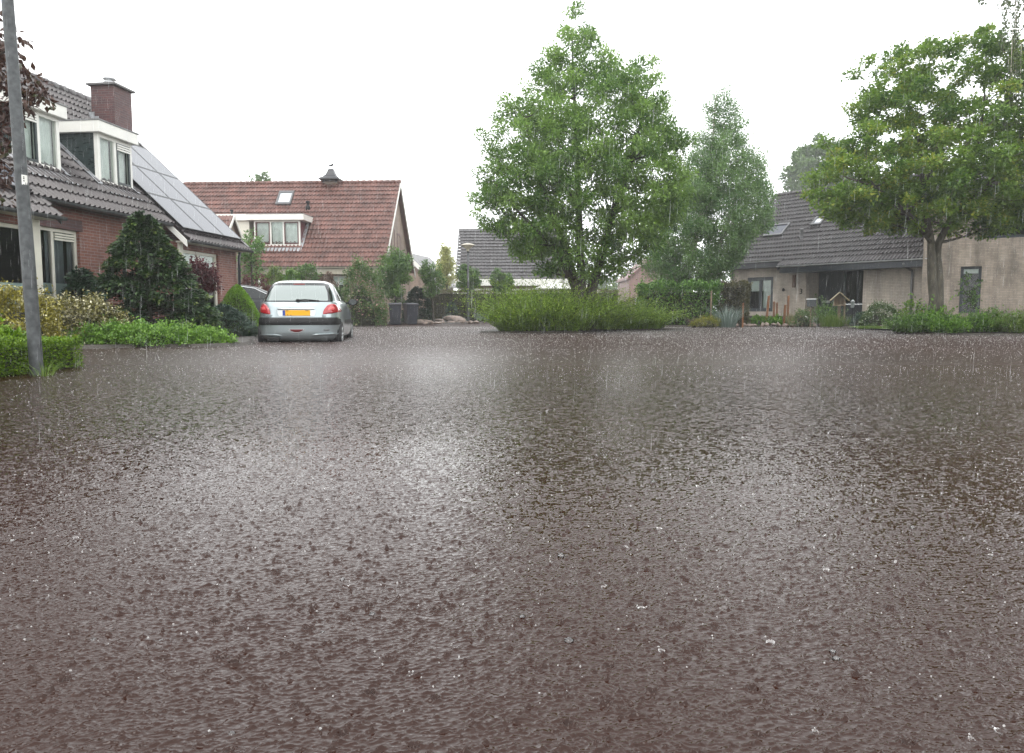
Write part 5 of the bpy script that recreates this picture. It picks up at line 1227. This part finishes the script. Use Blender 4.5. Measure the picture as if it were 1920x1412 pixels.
# ================================================================== OBJECTS
# ---- street lamps
def street_lamp(label, base, H, r0, r1, head, lean=(0, 0), sticker=False):
    root = empty("street_lamp", base, 0, label, "street lamp", "grey street lamps")
    top = Vector((lean[0], lean[1], H))
    mb = MB(); mb.tube([Vector((0, 0, -.2)), Vector((0, 0, .0)), top * .25, top * .5, top * .75, top], [r0, r0, r0 * .95 + r1 * .05, (r0 + r1) / 2, (r0 + 3 * r1) / 4, r1], 20)
    mb.build("post", GALV, root, True)
    if head:
        mb = MB(); mb.lathe([(.04, 0), (.06, .02), (.07, .10), (.10, .13), (.26, .26), (.30, .30)], 24, top - Vector((0, 0, .05)))
        mb.build("lamp_shade", mat("opal_shade", (.62, .57, .44), .3), root, True)
        mb = MB(); mb.lathe([(.31, .30), (.38, .31), (.37, .335), (.24, .40), (.08, .43), (.01, .435)], 24, top - Vector((0, 0, .05)))
        mb.build("lamp_cover", mat("lamp_cover_plastic", (.42, .38, .31), .35), root, True)
        mb = MB(); mb.tube([top - Vector((0, 0, .12)), top + Vector((0, 0, .02))], .055, 14); mb.build("collar", BLACK, root, True)
    if sticker:
        f = (ZP(340, 7.2) - base[2]) / H; c = top * f; rr = r0 * (1 - f) + r1 * f + .002
        mb = MB(); vs = []
        for i in range(5):
            a = R(-58 + i * 14); vs += [(c.x + rr * math.cos(a), c.y + rr * math.sin(a), c.z - .045), (c.x + rr * math.cos(a), c.y + rr * math.sin(a), c.z + .045)]
        mb.add(vs, [(2 * i, 2 * i + 2, 2 * i + 3, 2 * i + 1) for i in range(4)]); s = mb.build("sticker", WHITE, root)
        mb = MB(); a = R(-40)
        for k, z in enumerate((-.015, .005, .02)): mb.add([(c.x + (rr + .001) * math.cos(a + d), c.y + (rr + .001) * math.sin(a + d), c.z + z + h) for d, h in ((-.12, 0), (.12, 0), (.12, .009), (-.12, .009))], [(0, 1, 2, 3)])
        mb.build("lettering", BLACK, s)
    return root
b_ = Vector((XP(63, 7.15), 7.15, 0.0))
street_lamp("thick galvanised grey lamp post standing in the low box hedge, nearest the viewer", b_, 4.6, .060, .046, True, (-.11, 0), True)
street_lamp("slim grey street lamp with a mushroom-shaped cream shade before the grey-roofed house", (XP(878, 39.6), 39.6, .06), 3.75, .065, .05, True)

# ---- cars
def make_car(name, label, loc, rz, paint, k=(1, 1, 1), rear_detail=True):
    root = empty(name, loc, rz, label, "car", "parked cars")
    kx, ky, kz = k
    # plan outline of the body at each height: z, rear y, front y, half width, roundness
    SEC = [(.19, -1.76, 1.78, .74, 5), (.25, -1.86, 1.86, .79, 5), (.33, -1.905, 1.90, .815, 5), (.43, -1.915, 1.91, .825, 5), (.50, -1.920, 1.915, .828, 5.2), (.565, -1.922, 1.915, .829, 5.2), (.615, -1.900, 1.895, .828, 5), (.66, -1.880, 1.86, .826, 5),
           (.74, -1.868, 1.76, .824, 4.8), (.82, -1.858, 1.62, .820, 4.6), (.88, -1.843, 1.42, .812, 4.4), (.925, -1.822, 1.20, .80, 4.3), (.955, -1.798, 1.02, .782, 4.3), (.985, -1.765, .92, .757, 4.3), (1.04, -1.712, .82, .735, 4.3), (1.12, -1.640, .68, .705, 4.3), (1.20, -1.56, .53, .670, 4.3),
           (1.27, -1.480, .40, .635, 4.2), (1.32, -1.41, .30, .605, 4.1), (1.36, -1.33, .20, .57, 4), (1.39, -1.22, .08, .52, 3.8), (1.41, -1.08, -.05, .455, 3.5), (1.422, -.90, -.2, .36, 3.2), (1.428, -.70, -.40, .20, 3)]
    Zs = [s[0] for s in SEC]
    def sec(z):
        z = min(max(z, Zs[0]), Zs[-1])
        return [float(np.interp(z, Zs, [s[i] for s in SEC])) for i in (1, 2, 3, 4)]
    def outline(z, a):
        yr, yf, w_, nn = sec(z); yc, hl_ = (yr + yf) / 2, (yf - yr) / 2
        c, s = math.cos(a), math.sin(a)
        return Vector((w_ * math.copysign(abs(c) ** (2 / nn), c), yc + hl_ * math.copysign(abs(s) ** (2 / nn), s), z))
    def fix(v): return Vector((v.x * kx, v.y * ky, v.z * kz))
    NA = 96; zs = [Zs[0]]
    for a, b in zip(Zs, Zs[1:]): zs += [a + (b - a) * .5, b]
    zs_v = np.array(zs); 
    mb = MB(); vs = []
    for z in zs:
        for i in range(NA): vs.append(fix(outline(z, 2 * math.pi * (i + .5) / NA)))
    fs = [(j * NA + i, j * NA + (i + 1) % NA, (j + 1) * NA + (i + 1) % NA, (j + 1) * NA + i) for j in range(len(zs) - 1) for i in range(NA)]
    fs += [tuple(range(NA))[::-1], tuple(range((len(zs) - 1) * NA, len(zs) * NA))]
    mb.add(vs, fs); body = mb.build("body", paint, root, True)
    # wheel arches cut out of the body
    axles = (-1.24, 1.20)
    cut = MB()
    for ya in axles:
        for sx in (-1, 1): cut.tube([fix(Vector((sx * .58, ya, .29))), fix(Vector((sx * 1.0, ya, .29)))], .345 * kz, 28)
    co = cut.build("cutter", BLACK)
    md = body.modifiers.new("cut", 'BOOLEAN'); md.object = co; md.operation = 'DIFFERENCE'; md.solver = 'EXACT'
    bpy.context.view_layer.update()
    ev = body.evaluated_get(bpy.context.evaluated_depsgraph_get()); nm = bpy.data.meshes.new_from_object(ev)
    body.modifiers.clear(); body.data = nm; bpy.data.objects.remove(co)
    try: nm.set_sharp_from_angle(angle=R(38))
    except Exception: pass
    for ya in axles:
        for sx in (-1, 1): ar = MB(); ar.tube([fix(Vector((sx * .60, ya, .29))), fix(Vector((sx * .76, ya, .29)))], [.34 * kz, .335 * kz], 24); ar.build("wheel_arch", BLACK, root)
    def rear(x, z, off=.004):
        yr, yf, w_, nn = sec(z); yc, h_ = (yr + yf) / 2, (yf - yr) / 2
        u = min(abs(x / w_), .9995)
        y = yc - h_ * (1 - u ** nn) ** (1 / nn)
        # push out along the surface, more sideways near the corners
        tilt = min(1.0, u ** (nn - 1) * 1.2)
        return fix(Vector((x + math.copysign(off * tilt, x), y - off, z + off * .3)))
    def front(x, z, off=.004):
        yr, yf, w_, nn = sec(z); yc, h_ = (yr + yf) / 2, (yf - yr) / 2; u = min(abs(x / w_), .9995)
        return fix(Vector((x, yc + h_ * (1 - u ** nn) ** (1 / nn) + off, z + off * .5)))
    def side(sx, y, z, off=.004):
        yr, yf, w_, nn = sec(z); yc, h_ = (yr + yf) / 2, (yf - yr) / 2; u = min(abs((y - yc) / h_), .9995)
        return fix(Vector((sx * (w_ * (1 - u ** nn) ** (1 / nn) + off), y, z + off * .4)))
    def patch(fn, poly, nm_, m_, off=.004, thick=.0, nx=26, nz=14, sub=None, parent=None):
        """Skin patch over the body inside the outline poly [(u, z)], scanned in rows."""
        zs_ = [p[1] for p in poly]; z0, z1 = min(zs_), max(zs_); rows_ = []
        for j in range(nz + 1):
            z = z0 + (z1 - z0) * (j / nz); zz = min(max(z, z0 + 1e-4), z1 - 1e-4); xs_ = []
            for (a, za_), (b, zb__) in zip(poly, poly[1:] + poly[:1]):
                if (za_ - zz) * (zb__ - zz) < 0: xs_.append(a + (b - a) * (zz - za_) / (zb__ - za_))
            rows_.append((min(xs_), max(xs_), z))
        q = MB(); v_ = []
        for a, b, z in rows_:
            for i in range(nx + 1):
                t = i / nx; x = a + (b - a) * t
                bul = thick * (1 - (2 * t - 1) ** 4) * (1 - (2 * (z - z0) / (z1 - z0) - 1) ** 4)
                v_.append(fn(x, z, off + bul))
        q.add(v_, [(j * (nx + 1) + i, j * (nx + 1) + i + 1, (j + 1) * (nx + 1) + i + 1, (j + 1) * (nx + 1) + i) for j in range(nz) for i in range(nx)])
        return q.build(nm_, m_, parent or root, True)
    CG = mat("car_glass_border", (.012, .013, .015), .12)
    GL = bpy.data.materials.get("car_glass") or bpy.data.materials.new("car_glass")
    GL.use_nodes = True; p = GL.node_tree.nodes["Principled BSDF"]; p.inputs["Base Color"].default_value = (.16, .20, .19, 1); p.inputs["Roughness"].default_value = .05; p.inputs["Metallic"].default_value = .0; p.inputs["Coat Weight"].default_value = 1; p.inputs["Coat IOR"].default_value = 2.1; p.inputs["Coat Roughness"].default_value = .02
    GD = bpy.data.materials.get("dark_car_glass") or bpy.data.materials.new("dark_car_glass")
    GD.use_nodes = True; p = GD.node_tree.nodes["Principled BSDF"]; p.inputs["Base Color"].default_value = (.02, .024, .025, 1); p.inputs["Roughness"].default_value = .05
    rw = patch(rear, [(-.66, .965), (.66, .965), (.665, 1.0), (.62, 1.18), (.55, 1.335), (.45, 1.355), (-.45, 1.355), (-.55, 1.335), (-.62, 1.18), (-.665, 1.0)], "rear_window", CG, .004, nx=40)
    patch(rear, [(-.60, .985), (.57, .985), (.58, 1.01), (.55, 1.17), (.49, 1.295), (-.49, 1.295), (-.55, 1.17), (-.61, 1.01)], "pane", GL if rear_detail else GD, .008, nx=40, parent=rw)
    patch(rear, [(-.115, 1.305), (.115, 1.305), (.105, 1.335), (-.105, 1.335)], "brake_light", mat("dark_red_lens", (.12, .01, .012), .2), .016)
    ws = patch(front, [(-.68, .985), (.68, .985), (.60, 1.22), (.50, 1.34), (-.50, 1.34), (-.60, 1.22)], "windscreen", GD, .005, nx=30)
    for sx in (-1, 1):
        fr = lambda y, z, off, sx=sx: side(sx, y, z, off)
        w1 = patch(fr, [(-1.30, .985), (.62, .985), (.42, 1.12), (.12, 1.29), (-.15, 1.33), (-.9, 1.33), (-1.15, 1.22)], "side_window", CG, .004, nx=30)
        patch(fr, [(-1.22, 1.0), (-.42, 1.0), (-.42, 1.305), (-.85, 1.305), (-1.08, 1.20)], "pane", GD, .008, nx=16, parent=w1)
        patch(fr, [(-.36, 1.0), (.54, 1.0), (.38, 1.12), (.10, 1.265), (-.15, 1.305), (-.36, 1.305)], "pane", GD, .008, nx=16, parent=w1)
        patch(fr, [(-.84, .53), (.80, .53), (.80, .60), (-.84, .60)], "rubbing_strip", BLACK, .010, nx=24, nz=3)
        dl = patch(fr, [(-.40, .30), (-.392, .30), (-.392, .96), (-.40, .96)], "door_seam", BLACK, .003, nx=1, nz=14)
        patch(fr, [(-.32, .82), (-.16, .82), (-.16, .86), (-.32, .86)], "door_handle", BLACK, .012, nx=6, nz=3)
        patch(fr, [(-1.05, .20), (1.02, .20), (1.02, .26), (-1.05, .26)], "sill", BLACK, .006, nx=20, nz=2)
        mr = MB(); c = fix(Vector((sx * .90, .52, .985))); v_ = []
        mr.tube([fix(Vector((sx * .74, .55, .97))), fix(Vector((sx * .84, .53, .965)))], .022, 8)
        mr.M = Matrix.Translation(c) @ Matrix.Diagonal((.115, .06, .075, 1)); mr.lathe([(math.sin(R(q)) if q not in (0, 180) else .01, -math.cos(R(q))) for q in range(0, 181, 20)], 16)
        mo = mr.build("wing_mirror", BLACK, root, True)
        mg_ = MB(); mg_.M = Matrix.Translation(c + Vector((0, -.054 * ky, 0))) @ Matrix.Rotation(R(90), 4, 'X') @ Matrix.Diagonal((.088, .055, .01, 1)); mg_.lathe([(.01, -1), (1, -1), (1, 1), (.01, 1)], 18); mg_.build("mirror_glass", mat("mirror_glass", (.05, .055, .055), .1, .8), mo)
    # wheels
    for ya in axles:
        for sx in (-1, 1):
            wc = fix(Vector((sx * .735, ya, .29))); wr = empty("wheel", wc, 0); wr.parent = root
            t = MB(); t.M = Matrix.Rotation(R(90) * sx, 4, 'Y'); rr_ = .29 * kz
            t.lathe([(.19, -.085), (.26, -.085), (.283, -.07), (rr_, -.04), (rr_, .04), (.283, .07), (.26, .085), (.20, .085), (.19, .06)], 32); t.build("tyre", mat("tyre_rubber", (.015, .015, .016), .65, var=.3), wr, True)
            t = MB(); t.M = Matrix.Rotation(R(90) * sx, 4, 'Y')
            t.lathe([(.03, .055), (.06, .06), (.065, .04), (.15, .045), (.165, .07), (.195, .082), (.195, -.05), (.03, -.05)], 28)
            for q in range(7):
                a = q * 2 * math.pi / 7; t.tube([(.05 * math.cos(a), .05 * math.sin(a), .062), (.17 * math.cos(a), .17 * math.sin(a), .074)], .018, 6)
            t.build("rim", mat("wheel_trim", (.45, .46, .47), .3, .6), wr, True)
    if rear_detail:
        LENS = mat("red_lens", (.38, .02, .028), .12, coat=1.0)
        for sx in (-1, 1):
            pts = [(.50, .715), (.505, .77), (.53, .83), (.59, .905), (.655, .93), (.72, .915), (.775, .85), (.802, .79), (.80, .765), (.62, .722)]
            tl = patch(rear, [(sx * a, b) for a, b in pts], "tail_light", LENS, .006, .016, nx=24, nz=14)
            patch(rear, [(sx * a, b) for a, b in [(.58, .80), (.68, .80), (.70, .85), (.62, .87)]], "lamp_inset", mat("pale_red_lens", (.72, .12, .12), .12, coat=1.0), .025, .004, nx=8, nz=6, parent=tl)
        patch(rear, [(-.815, .505), (.78, .505), (.80, .55), (.79, .625), (.74, .645), (-.815, .645)], "bumper_strip", BLACK, .012, .006, nx=50, nz=6)
        pr_ = patch(rear, [(-.335, .685), (.335, .685), (.36, .735), (.365, .80), (-.365, .80), (-.36, .735)], "plate_recess", mat("plate_recess_paint", (.62, .66, .67), .3, .4), .006, nx=20, nz=6)
        nb = MB(); y0 = rear(0, .745, .02).y
        nb.box(-.262, .262, y0 - .006, y0 + .012, .692, .800); no = nb.build("number_plate", mat("plate_yellow", (.80, .40, .005), .35), root, bevel=.003)
        nb = MB(); nb.box(-.260, -.212, y0 - .0085, y0 - .0062, .694, .798); nb.build("plate_band", mat("plate_blue", (.02, .06, .32), .35), no)
        nb = MB()
        for x_, z_, w_, h_ in ((-.20, .782, .05, .010), (.17, .784, .06, .009), (-.17, .70, .012, .016), (-.115, .698, .02, .012)): nb.box(x_, x_ + w_, y0 - .0085, y0 - .0062, z_, z_ + h_)
        nb.build("plate_marks", BLACK, no)
        def text(nm_, body_, size, x, z, m_, par):
            tc = bpy.data.curves.new(nm_, 'FONT'); tc.body = body_; tc.size = size; tc.extrude = .003; tc.align_x = 'CENTER'
            to = bpy.data.objects.new(nm_, tc); COL.objects.link(to); bpy.context.view_layer.update()
            me = bpy.data.meshes.new_from_object(to.evaluated_get(bpy.context.evaluated_depsgraph_get())); bpy.data.objects.remove(to)
            o = bpy.data.objects.new(nm_, me); COL.objects.link(o); me.materials.append(m_); o.parent = par
            o.location = rear(x, z, .010) + Vector((0, -.004, 0)); o.rotation_euler = (R(90), 0, 0); return o
        text("lettering", "NL", .036, -.236, .70, WHITE, no)
        text("lettering", "PEUGEOT", .052, -.53, .665, mat("badge_metal", (.10, .11, .12), .3, .6), root)
        text("lettering", "206", .055, .52, .665, mat("badge_metal", (.10, .11, .12), .3, .6), root)
        tr = patch(rear, [(-.37, .815), (.35, .815), (.33, .835), (-.34, .835)], "tailgate_trim", mat("chrome", (.75, .76, .77), .12, 1.0), .022, nx=20, nz=3)
        patch(rear, [(-.36, .803), (.34, .803), (.34, .814), (-.36, .814)], "trim_shadow_gap", BLACK, .010, nx=20, nz=2)
        wp = MB(); wp.tube([rear(-.02, .985, .03), rear(.16, .995, .035), rear(.42, .982, .022)], [.012, .014, .008], 6); wp.lathe([(.01, -.02), (.035, -.015), (.035, .015), (.01, .02)], 12, rear(.02, .99, .025)); wp.build("rear_wiper", BLACK, root, True)
        rl = patch(rear, [(-.11, .395), (-.04, .37), (.04, .37), (.11, .395), (.125, .425), (-.125, .425)], "fog_light", mat("dark_red_lens", (0, 0, 0)), .008, .006, nx=16, nz=6)
        patch(rear, [(-.15, .40), (-.10, .362), (0, .345), (.10, .362), (.15, .40), (.17, .432), (-.17, .432)], "fog_light_surround", mat("silver_trim", (.6, .63, .64), .25, .6), .004, .002, nx=18, nz=6)
        patch(rear, [(.50, .41), (.53, .39), (.60, .39), (.63, .41), (.60, .43), (.53, .43)], "tow_cover", mat("grey_plastic", (.16, .17, .175), .4), .006, .004, nx=8, nz=4)
        patch(rear, [(-.79, .285), (-.34, .285), (-.26, .30), (-.34, .32), (-.79, .325)], "bumper_lip", paint, .006, .022, nx=20, nz=6); patch(rear, [(.79, .30), (.34, .285), (.26, .30), (.34, .325), (.79, .345)], "bumper_lip", paint, .006, .022, nx=20, nz=6)
        ex = MB(); ex.tube([fix(Vector((-.44, -1.60, .235))), fix(Vector((-.44, -1.93, .235)))], .035, 14); ex.build("exhaust", mat("exhaust_steel", (.12, .11, .11), .4, .8), root, True)
        ex = MB(); ex.box(-.56, -.32, -1.935 * ky, -1.85 * ky, .19, .275); ex.build("exhaust_cutout", BLACK, root, bevel=.02)
        ls = patch(rear, [(-.80, .652), (.80, .652), (.80, .660), (-.80, .660)], "tailgate_seam", BLACK, .003, nx=40, nz=1)
        an = MB(); an.tube([Vector((0, -.98, 1.42)), Vector((0, -1.25, 1.62))], [.006, .003], 5); an.build("aerial", BLACK, root)
    else:
        for sx in (-1, 1):
            fr = lambda y, z, off, sx=sx: side(sx, y, z, off)
            patch(fr, [(-1.30, 1.325), (-.9, 1.345), (-.15, 1.345), (.12, 1.305), (.44, 1.125), (.64, .985), (.62, .97), (.42, 1.11), (.12, 1.29), (-.15, 1.33), (-.9, 1.33), (-1.3, 1.31)][::1], "chrome_strip", mat("chrome", (0, 0, 0)), .010, nx=30, nz=24) if False else None
            cs = MB(); pth = [side(sx, y_, z_, .012) for y_, z_ in ((-1.32, .985), (-1.28, 1.10), (-1.15, 1.23), (-.9, 1.335), (-.5, 1.345), (-.15, 1.34), (.12, 1.30), (.42, 1.13), (.63, .985))]; cs.tube(pth, .013, 6); cs.build("chrome_strip", mat("chrome", (0, 0, 0)), root, True)
            patch(fr, [(1.35, .66), (1.72, .60), (1.75, .70), (1.45, .80)], "headlight", mat("chrome", (0, 0, 0)), .008, .01, nx=10, nz=6)
            patch(lambda x, z, off, sx=sx: rear(x, z, off), [(sx * .55, .72), (sx * .80, .74), (sx * .80, .88), (sx * .58, .86)], "tail_light", mat("dark_red_lens", (0, 0, 0)), .006, .01, nx=8, nz=6)
    return root
SILVER = bpy.data.materials.new("silver_paint"); SILVER.use_nodes = True
p = SILVER.node_tree.nodes["Principled BSDF"]; p.inputs["Base Color"].default_value = (.40, .46, .48, 1); p.inputs["Metallic"].default_value = .6; p.inputs["Roughness"].default_value = .28; p.inputs["Coat Weight"].default_value = 1; p.inputs["Coat Roughness"].default_value = .04
make_car("silver_hatchback", "silver three-door hatchback with yellow number plate standing in the flood water", (-4.47, 16.55, -.165), R(7.5), SILVER)
make_car("dark_estate_car", "dark grey parked car seen behind the cone-shaped spruce", (XP(462, 22.2), 22.2, -.02), R(-62), mat("dark_car_paint", (.022, .023, .028), .35, .2), (1.05, 1.15, 1.0), False)

# ---- wheelie bins
def bin_(label, x, y, rz):
    root = empty("wheelie_bin", (x, y, -.03), R(rz), label, "wheelie bin", "grey wheelie bins")
    BIN = mat("bin_plastic", (.030, .032, .044), .4, var=.15, vscale=4)
    mb = MB(); a, b = (.23, .27), (.28, .35); vs = [(-a[0], -a[1], .04), (a[0], -a[1], .04), (a[0], a[1], .04), (-a[0], a[1], .04), (-b[0], -b[1], .96), (b[0], -b[1], .96), (b[0], b[1], .96), (-b[0], b[1], .96)]
    mb.add(vs, [(3, 2, 1, 0), (4, 5, 6, 7), (0, 1, 5, 4), (1, 2, 6, 5), (2, 3, 7, 6), (3, 0, 4, 7)]); mb.build("body", BIN, root, bevel=.03)
    mb = MB(); mb.box(-.30, .30, -.37, .37, .93, .98); mb.build("rim", BIN, root, bevel=.012)
    mb = MB(); mb.prism([(-.30, -.40, .985), (.30, -.40, .985), (.30, .34, 1.01), (-.30, .34, 1.01)], (0, 0, .05)); mb.build("lid", mat("bin_lid_plastic", (.13, .13, .15), .35, var=.15), root, bevel=.025)
    mb = MB(); mb.tube([(-.25, .40, .97), (.25, .40, .97)], .02, 8); mb.build("handle", BIN, root, True)
    for sx in (-1, 1):
        mb = MB(); mb.M = Matrix.Translation((sx * .25, .30, .10)) @ Matrix.Rotation(R(90), 4, 'Y'); mb.lathe([(.02, -.03), (.10, -.03), (.10, .03), (.02, .03)], 18); mb.build("wheel", BLACK, root)
bin_("dark grey wheelie bin nearer the low hedge", XP(741, 34.9), 34.9, 8)
bin_("dark grey wheelie bin nearer the rock garden, half behind the other", XP(770, 35.9), 35.9, 24)

# ---- boulders and border stones
def rock(name, label, x, y, z, sx, sy, sz, group, seed, rz=0):
    g = np.random.default_rng(seed); v, f = ico(3); v = v.copy()
    for _ in range(7):
        d = unit(g.normal(0, 1, (1, 3)))[0]; k = g.uniform(.55, .9); q = v @ d; over = np.maximum(q - k, 0); v -= over[:, None] * d * .85
    v += .03 * np.sin(v[:, [1, 2, 0]] * 6 + g.uniform(0, 6, 3)); v *= np.array([sx, sy, sz])
    o = np_obj(name, v, f, STONE, smooth=True); o.location = (x, y, z); o.rotation_euler = (0, 0, rz)
    return tag(o, label, "rock", group)
rgk = "rocks in the middle rock garden"
rock("boulder", "long flat grey boulder on the hedge side of the street lamp", XP(848, 39.2), 39.3, .24, .56, .4, .19, rgk, 1)
rock("boulder", "dark boulder under the flat boulder's right end", XP(862, 38.8), 38.9, .13, .38, .3, .22, rgk, 2)
rock("boulder", "reddish boulder left of the standard tree's stem", XP(800, 37.3), 36.9, .11, .36, .25, .15, rgk, 3)
rock("boulder", "pale boulder beside the wheelie bins", XP(783, 36.3), 36.2, .12, .3, .25, .17, rgk, 4)
rock("boulder", "pale boulder between the standard tree and the flat boulder", XP(824, 38.3), 38.2, .12, .3, .22, .14, rgk, 5)
for i in range(12):
    px = 775 + i * 11 + rng.uniform(-4, 4); Yp = 35.8 + (px - 775) * .026 + rng.uniform(-.2, .5)
    rock("stone", "small pale stone edging the rock garden by the water", XP(px, Yp), Yp, .06, rng.uniform(.12, .24), rng.uniform(.1, .2), rng.uniform(.08, .14), rgk, 20 + i, rng.uniform(0, 3))
src = None
for i in range(34):                                                      # the stone edging before the pale brick house
    px = 1316 + i * 11.2 + rng.uniform(-3, 3)
    Yp = np.interp(px, [1316, 1400, 1560, 1600, 1690], [28.4, 30.0, 29.3, 28.6, 26.4]) - .15 + rng.uniform(-.15, .12)
    rock("border_stone", "rounded stone in the rock edging before the pale brick house", XP(px, Yp), Yp, .085 + rng.uniform(-.02, .03), rng.uniform(.09, .19), rng.uniform(.08, .14), rng.uniform(.06, .12), "stones edging the pale brick house garden", 60 + i, rng.uniform(0, 3))

# ---- rusty posts, bird house, letter box, white post
def post(label, px, py0, Yp, w_, px2=None, m=WOODPOST):
    root = None
    mb = MB(); z1 = ZP(py0, Yp); dx = XP(px2 or px, Yp) - XP(px, Yp); h_ = w_ / 2
    mb.add([(-h_, -h_, -.1), (h_, -h_, -.1), (h_, h_, -.1), (-h_, h_, -.1), (dx - h_, -h_, z1), (dx + h_, -h_, z1 + .015), (dx + h_, h_, z1 + .02), (dx - h_, h_, z1)], [(3, 2, 1, 0), (4, 5, 6, 7), (0, 1, 5, 4), (1, 2, 6, 5), (2, 3, 7, 6), (3, 0, 4, 7)])
    o = mb.build("garden_post", m, None, bevel=.008, loc=(XP(px, Yp), Yp, .05)); return tag(o, label, "post", "rusty garden posts")
post("tallest leaning rusty post, nearest the brown hedge", 1436, 557, 30.3, .085, 1441)
post("short rusty post, left one of the pair behind the tall leaning post", 1451, 568, 31.2, .07)
post("short rusty post, right one of the pair behind the tall leaning post", 1456.5, 570, 31.3, .07)
post("short rusty post just left of the tall upright post", 1470, 574, 30.1, .08, 1472)
post("tall upright rusty post beside the straw-green grass", 1477.5, 557, 31.2, .075)
post("thin rusty post in front of the brown hedge", 1393, 571, 29.2, .06)
post("thin grey-brown post against the ivy hedge's end", 1333, 548, 29.4, .05, None, WOODGREY)
post("thin dark stake beside the round shrub", 1520, 580, 29.0, .035, None, WOODGREY)
mb = MB(); mb.box(-.05, .05, -.05, .05, -.1, 2.1); tag(mb.build("white_post", WHITE, None, bevel=.01, loc=(XP(489, 31), 31, .07)), "thin white garden post behind the dark parked car", "post")
mb = MB(); mb.box(-.06, .06, -.06, .06, -.1, 1.45); tag(mb.build("white_post", WHITE, None, bevel=.01, loc=(XP(766, 38.3), 38.3, .07)), "white post behind the wheelie bins", "post")
bh = empty("bird_house", (XP(1573, 28.9), 28.9, .06), R(-18), "weathered wooden bird house with a pitched roof on a post", "bird house")
mb = MB(); mb.box(-.05, .05, -.05, .05, -.1, .78); mb.build("post", WOODGREY, bh, bevel=.006)
mb = MB(); mb.tube([(.2, .02, -.1), (.19, .02, .95)], .035, 8); mb.build("side_post", WOODGREY, bh)
mb = MB(); mb.box(-.21, .21, -.17, .17, .78, .82).box(-.21, -.18, -.17, .17, .82, .90).box(.18, .21, -.17, .17, .82, .90)
mb.build("tray", WOODGREY, bh)
mb = MB()
for sx in (-.17, .17):
    for sy in (-.13, .13): mb.box(sx - .015, sx + .015, sy - .015, sy + .015, .82, 1.06)
mb.prism([(-.2, .14, 1.03), (.2, .14, 1.03), (0, .14, 1.24)], (0, .015, 0)); mb.prism([(-.17, .15, .82), (.17, .15, .82), (.17, .15, 1.05), (-.17, .15, 1.05)], (0, .012, 0))
mb.build("frame", WOODGREY, bh)
for sx in (-1, 1):
    mb = MB(); mb.prism([(0, -.24, 1.27), (sx * .33, -.24, .96), (sx * .345, -.24, .985), (0, -.24, 1.31)], (0, .48, 0)); mb.build("roof_board", mat("mossy_roof_board", (.26, .22, .14), .75, var=.35, vscale=8), bh)
lb = empty("letter_box", (XP(1521, 29.6), 29.6, .06), R(-25), "dark letter box on a thin post before the dark entrance", "letter box")
mb = MB(); mb.box(-.02, .02, -.02, .02, -.1, .75); mb.build("post", BLACK, lb)
mb = MB(); mb.box(-.17, .17, -.1, .1, .75, 1.02); mb.build("box", mat("letter_box_metal", (.05, .055, .06), .4, .3), lb, bevel=.01)
mb = MB(); mb.box(-.19, .19, -.13, .12, 1.022, 1.06); mb.build("lid", PALEZINC, lb, bevel=.008)
bf = empty("basket_stand", (XP(1598, 28.4), 28.4, .06), 0, "small grey bird feeder on a rod right of the bird house", "bird feeder")
mb = MB(); mb.tube([(0, 0, -.1), (0, 0, .75)], .01, 6); mb.build("rod", BLACK, bf)
mb = MB(); mb.lathe([(.05, .70), (.065, .72), (.065, .92), (.09, .93), (.02, 1.0)], 12); mb.build("feeder", mat("grey_feeder", (.3, .33, .33), .4), bf, True)
pa = empty("parasol", (XP(1040, 50), 50, .07), 0, "white garden parasol behind the hedge, under the grey roof", "parasol")
mb = MB(); mb.tube([(0, 0, 0), (0, 0, 2.5)], .025, 8); mb.build("pole", WHITE, pa)
mb = MB(); mb.lathe([(1.45, 2.05), (1.0, 2.25), (.5, 2.42), (.02, 2.52)], 8); mb.build("canopy", WHITE, pa)

# ================================================================== RAIN HAZE
hz = MB(); hz.box(-260, 260, -120, 420, -1.45, 16.0); ho = hz.build("haze", WATER)
HZ = bpy.data.materials.new("rain_haze"); HZ.use_nodes = True; n = HZ.node_tree; n.nodes.clear()
out = n.nodes.new("ShaderNodeOutputMaterial"); pv = n.nodes.new("ShaderNodeVolumePrincipled")
pv.inputs["Color"].default_value = (.97, .98, .985, 1); pv.inputs["Density"].default_value = .0013; pv.inputs["Anisotropy"].default_value = .3
n.links.new(pv.outputs[0], out.inputs["Volume"]); ho.data.materials.clear(); ho.data.materials.append(HZ)
tag(ho, kind="stuff")
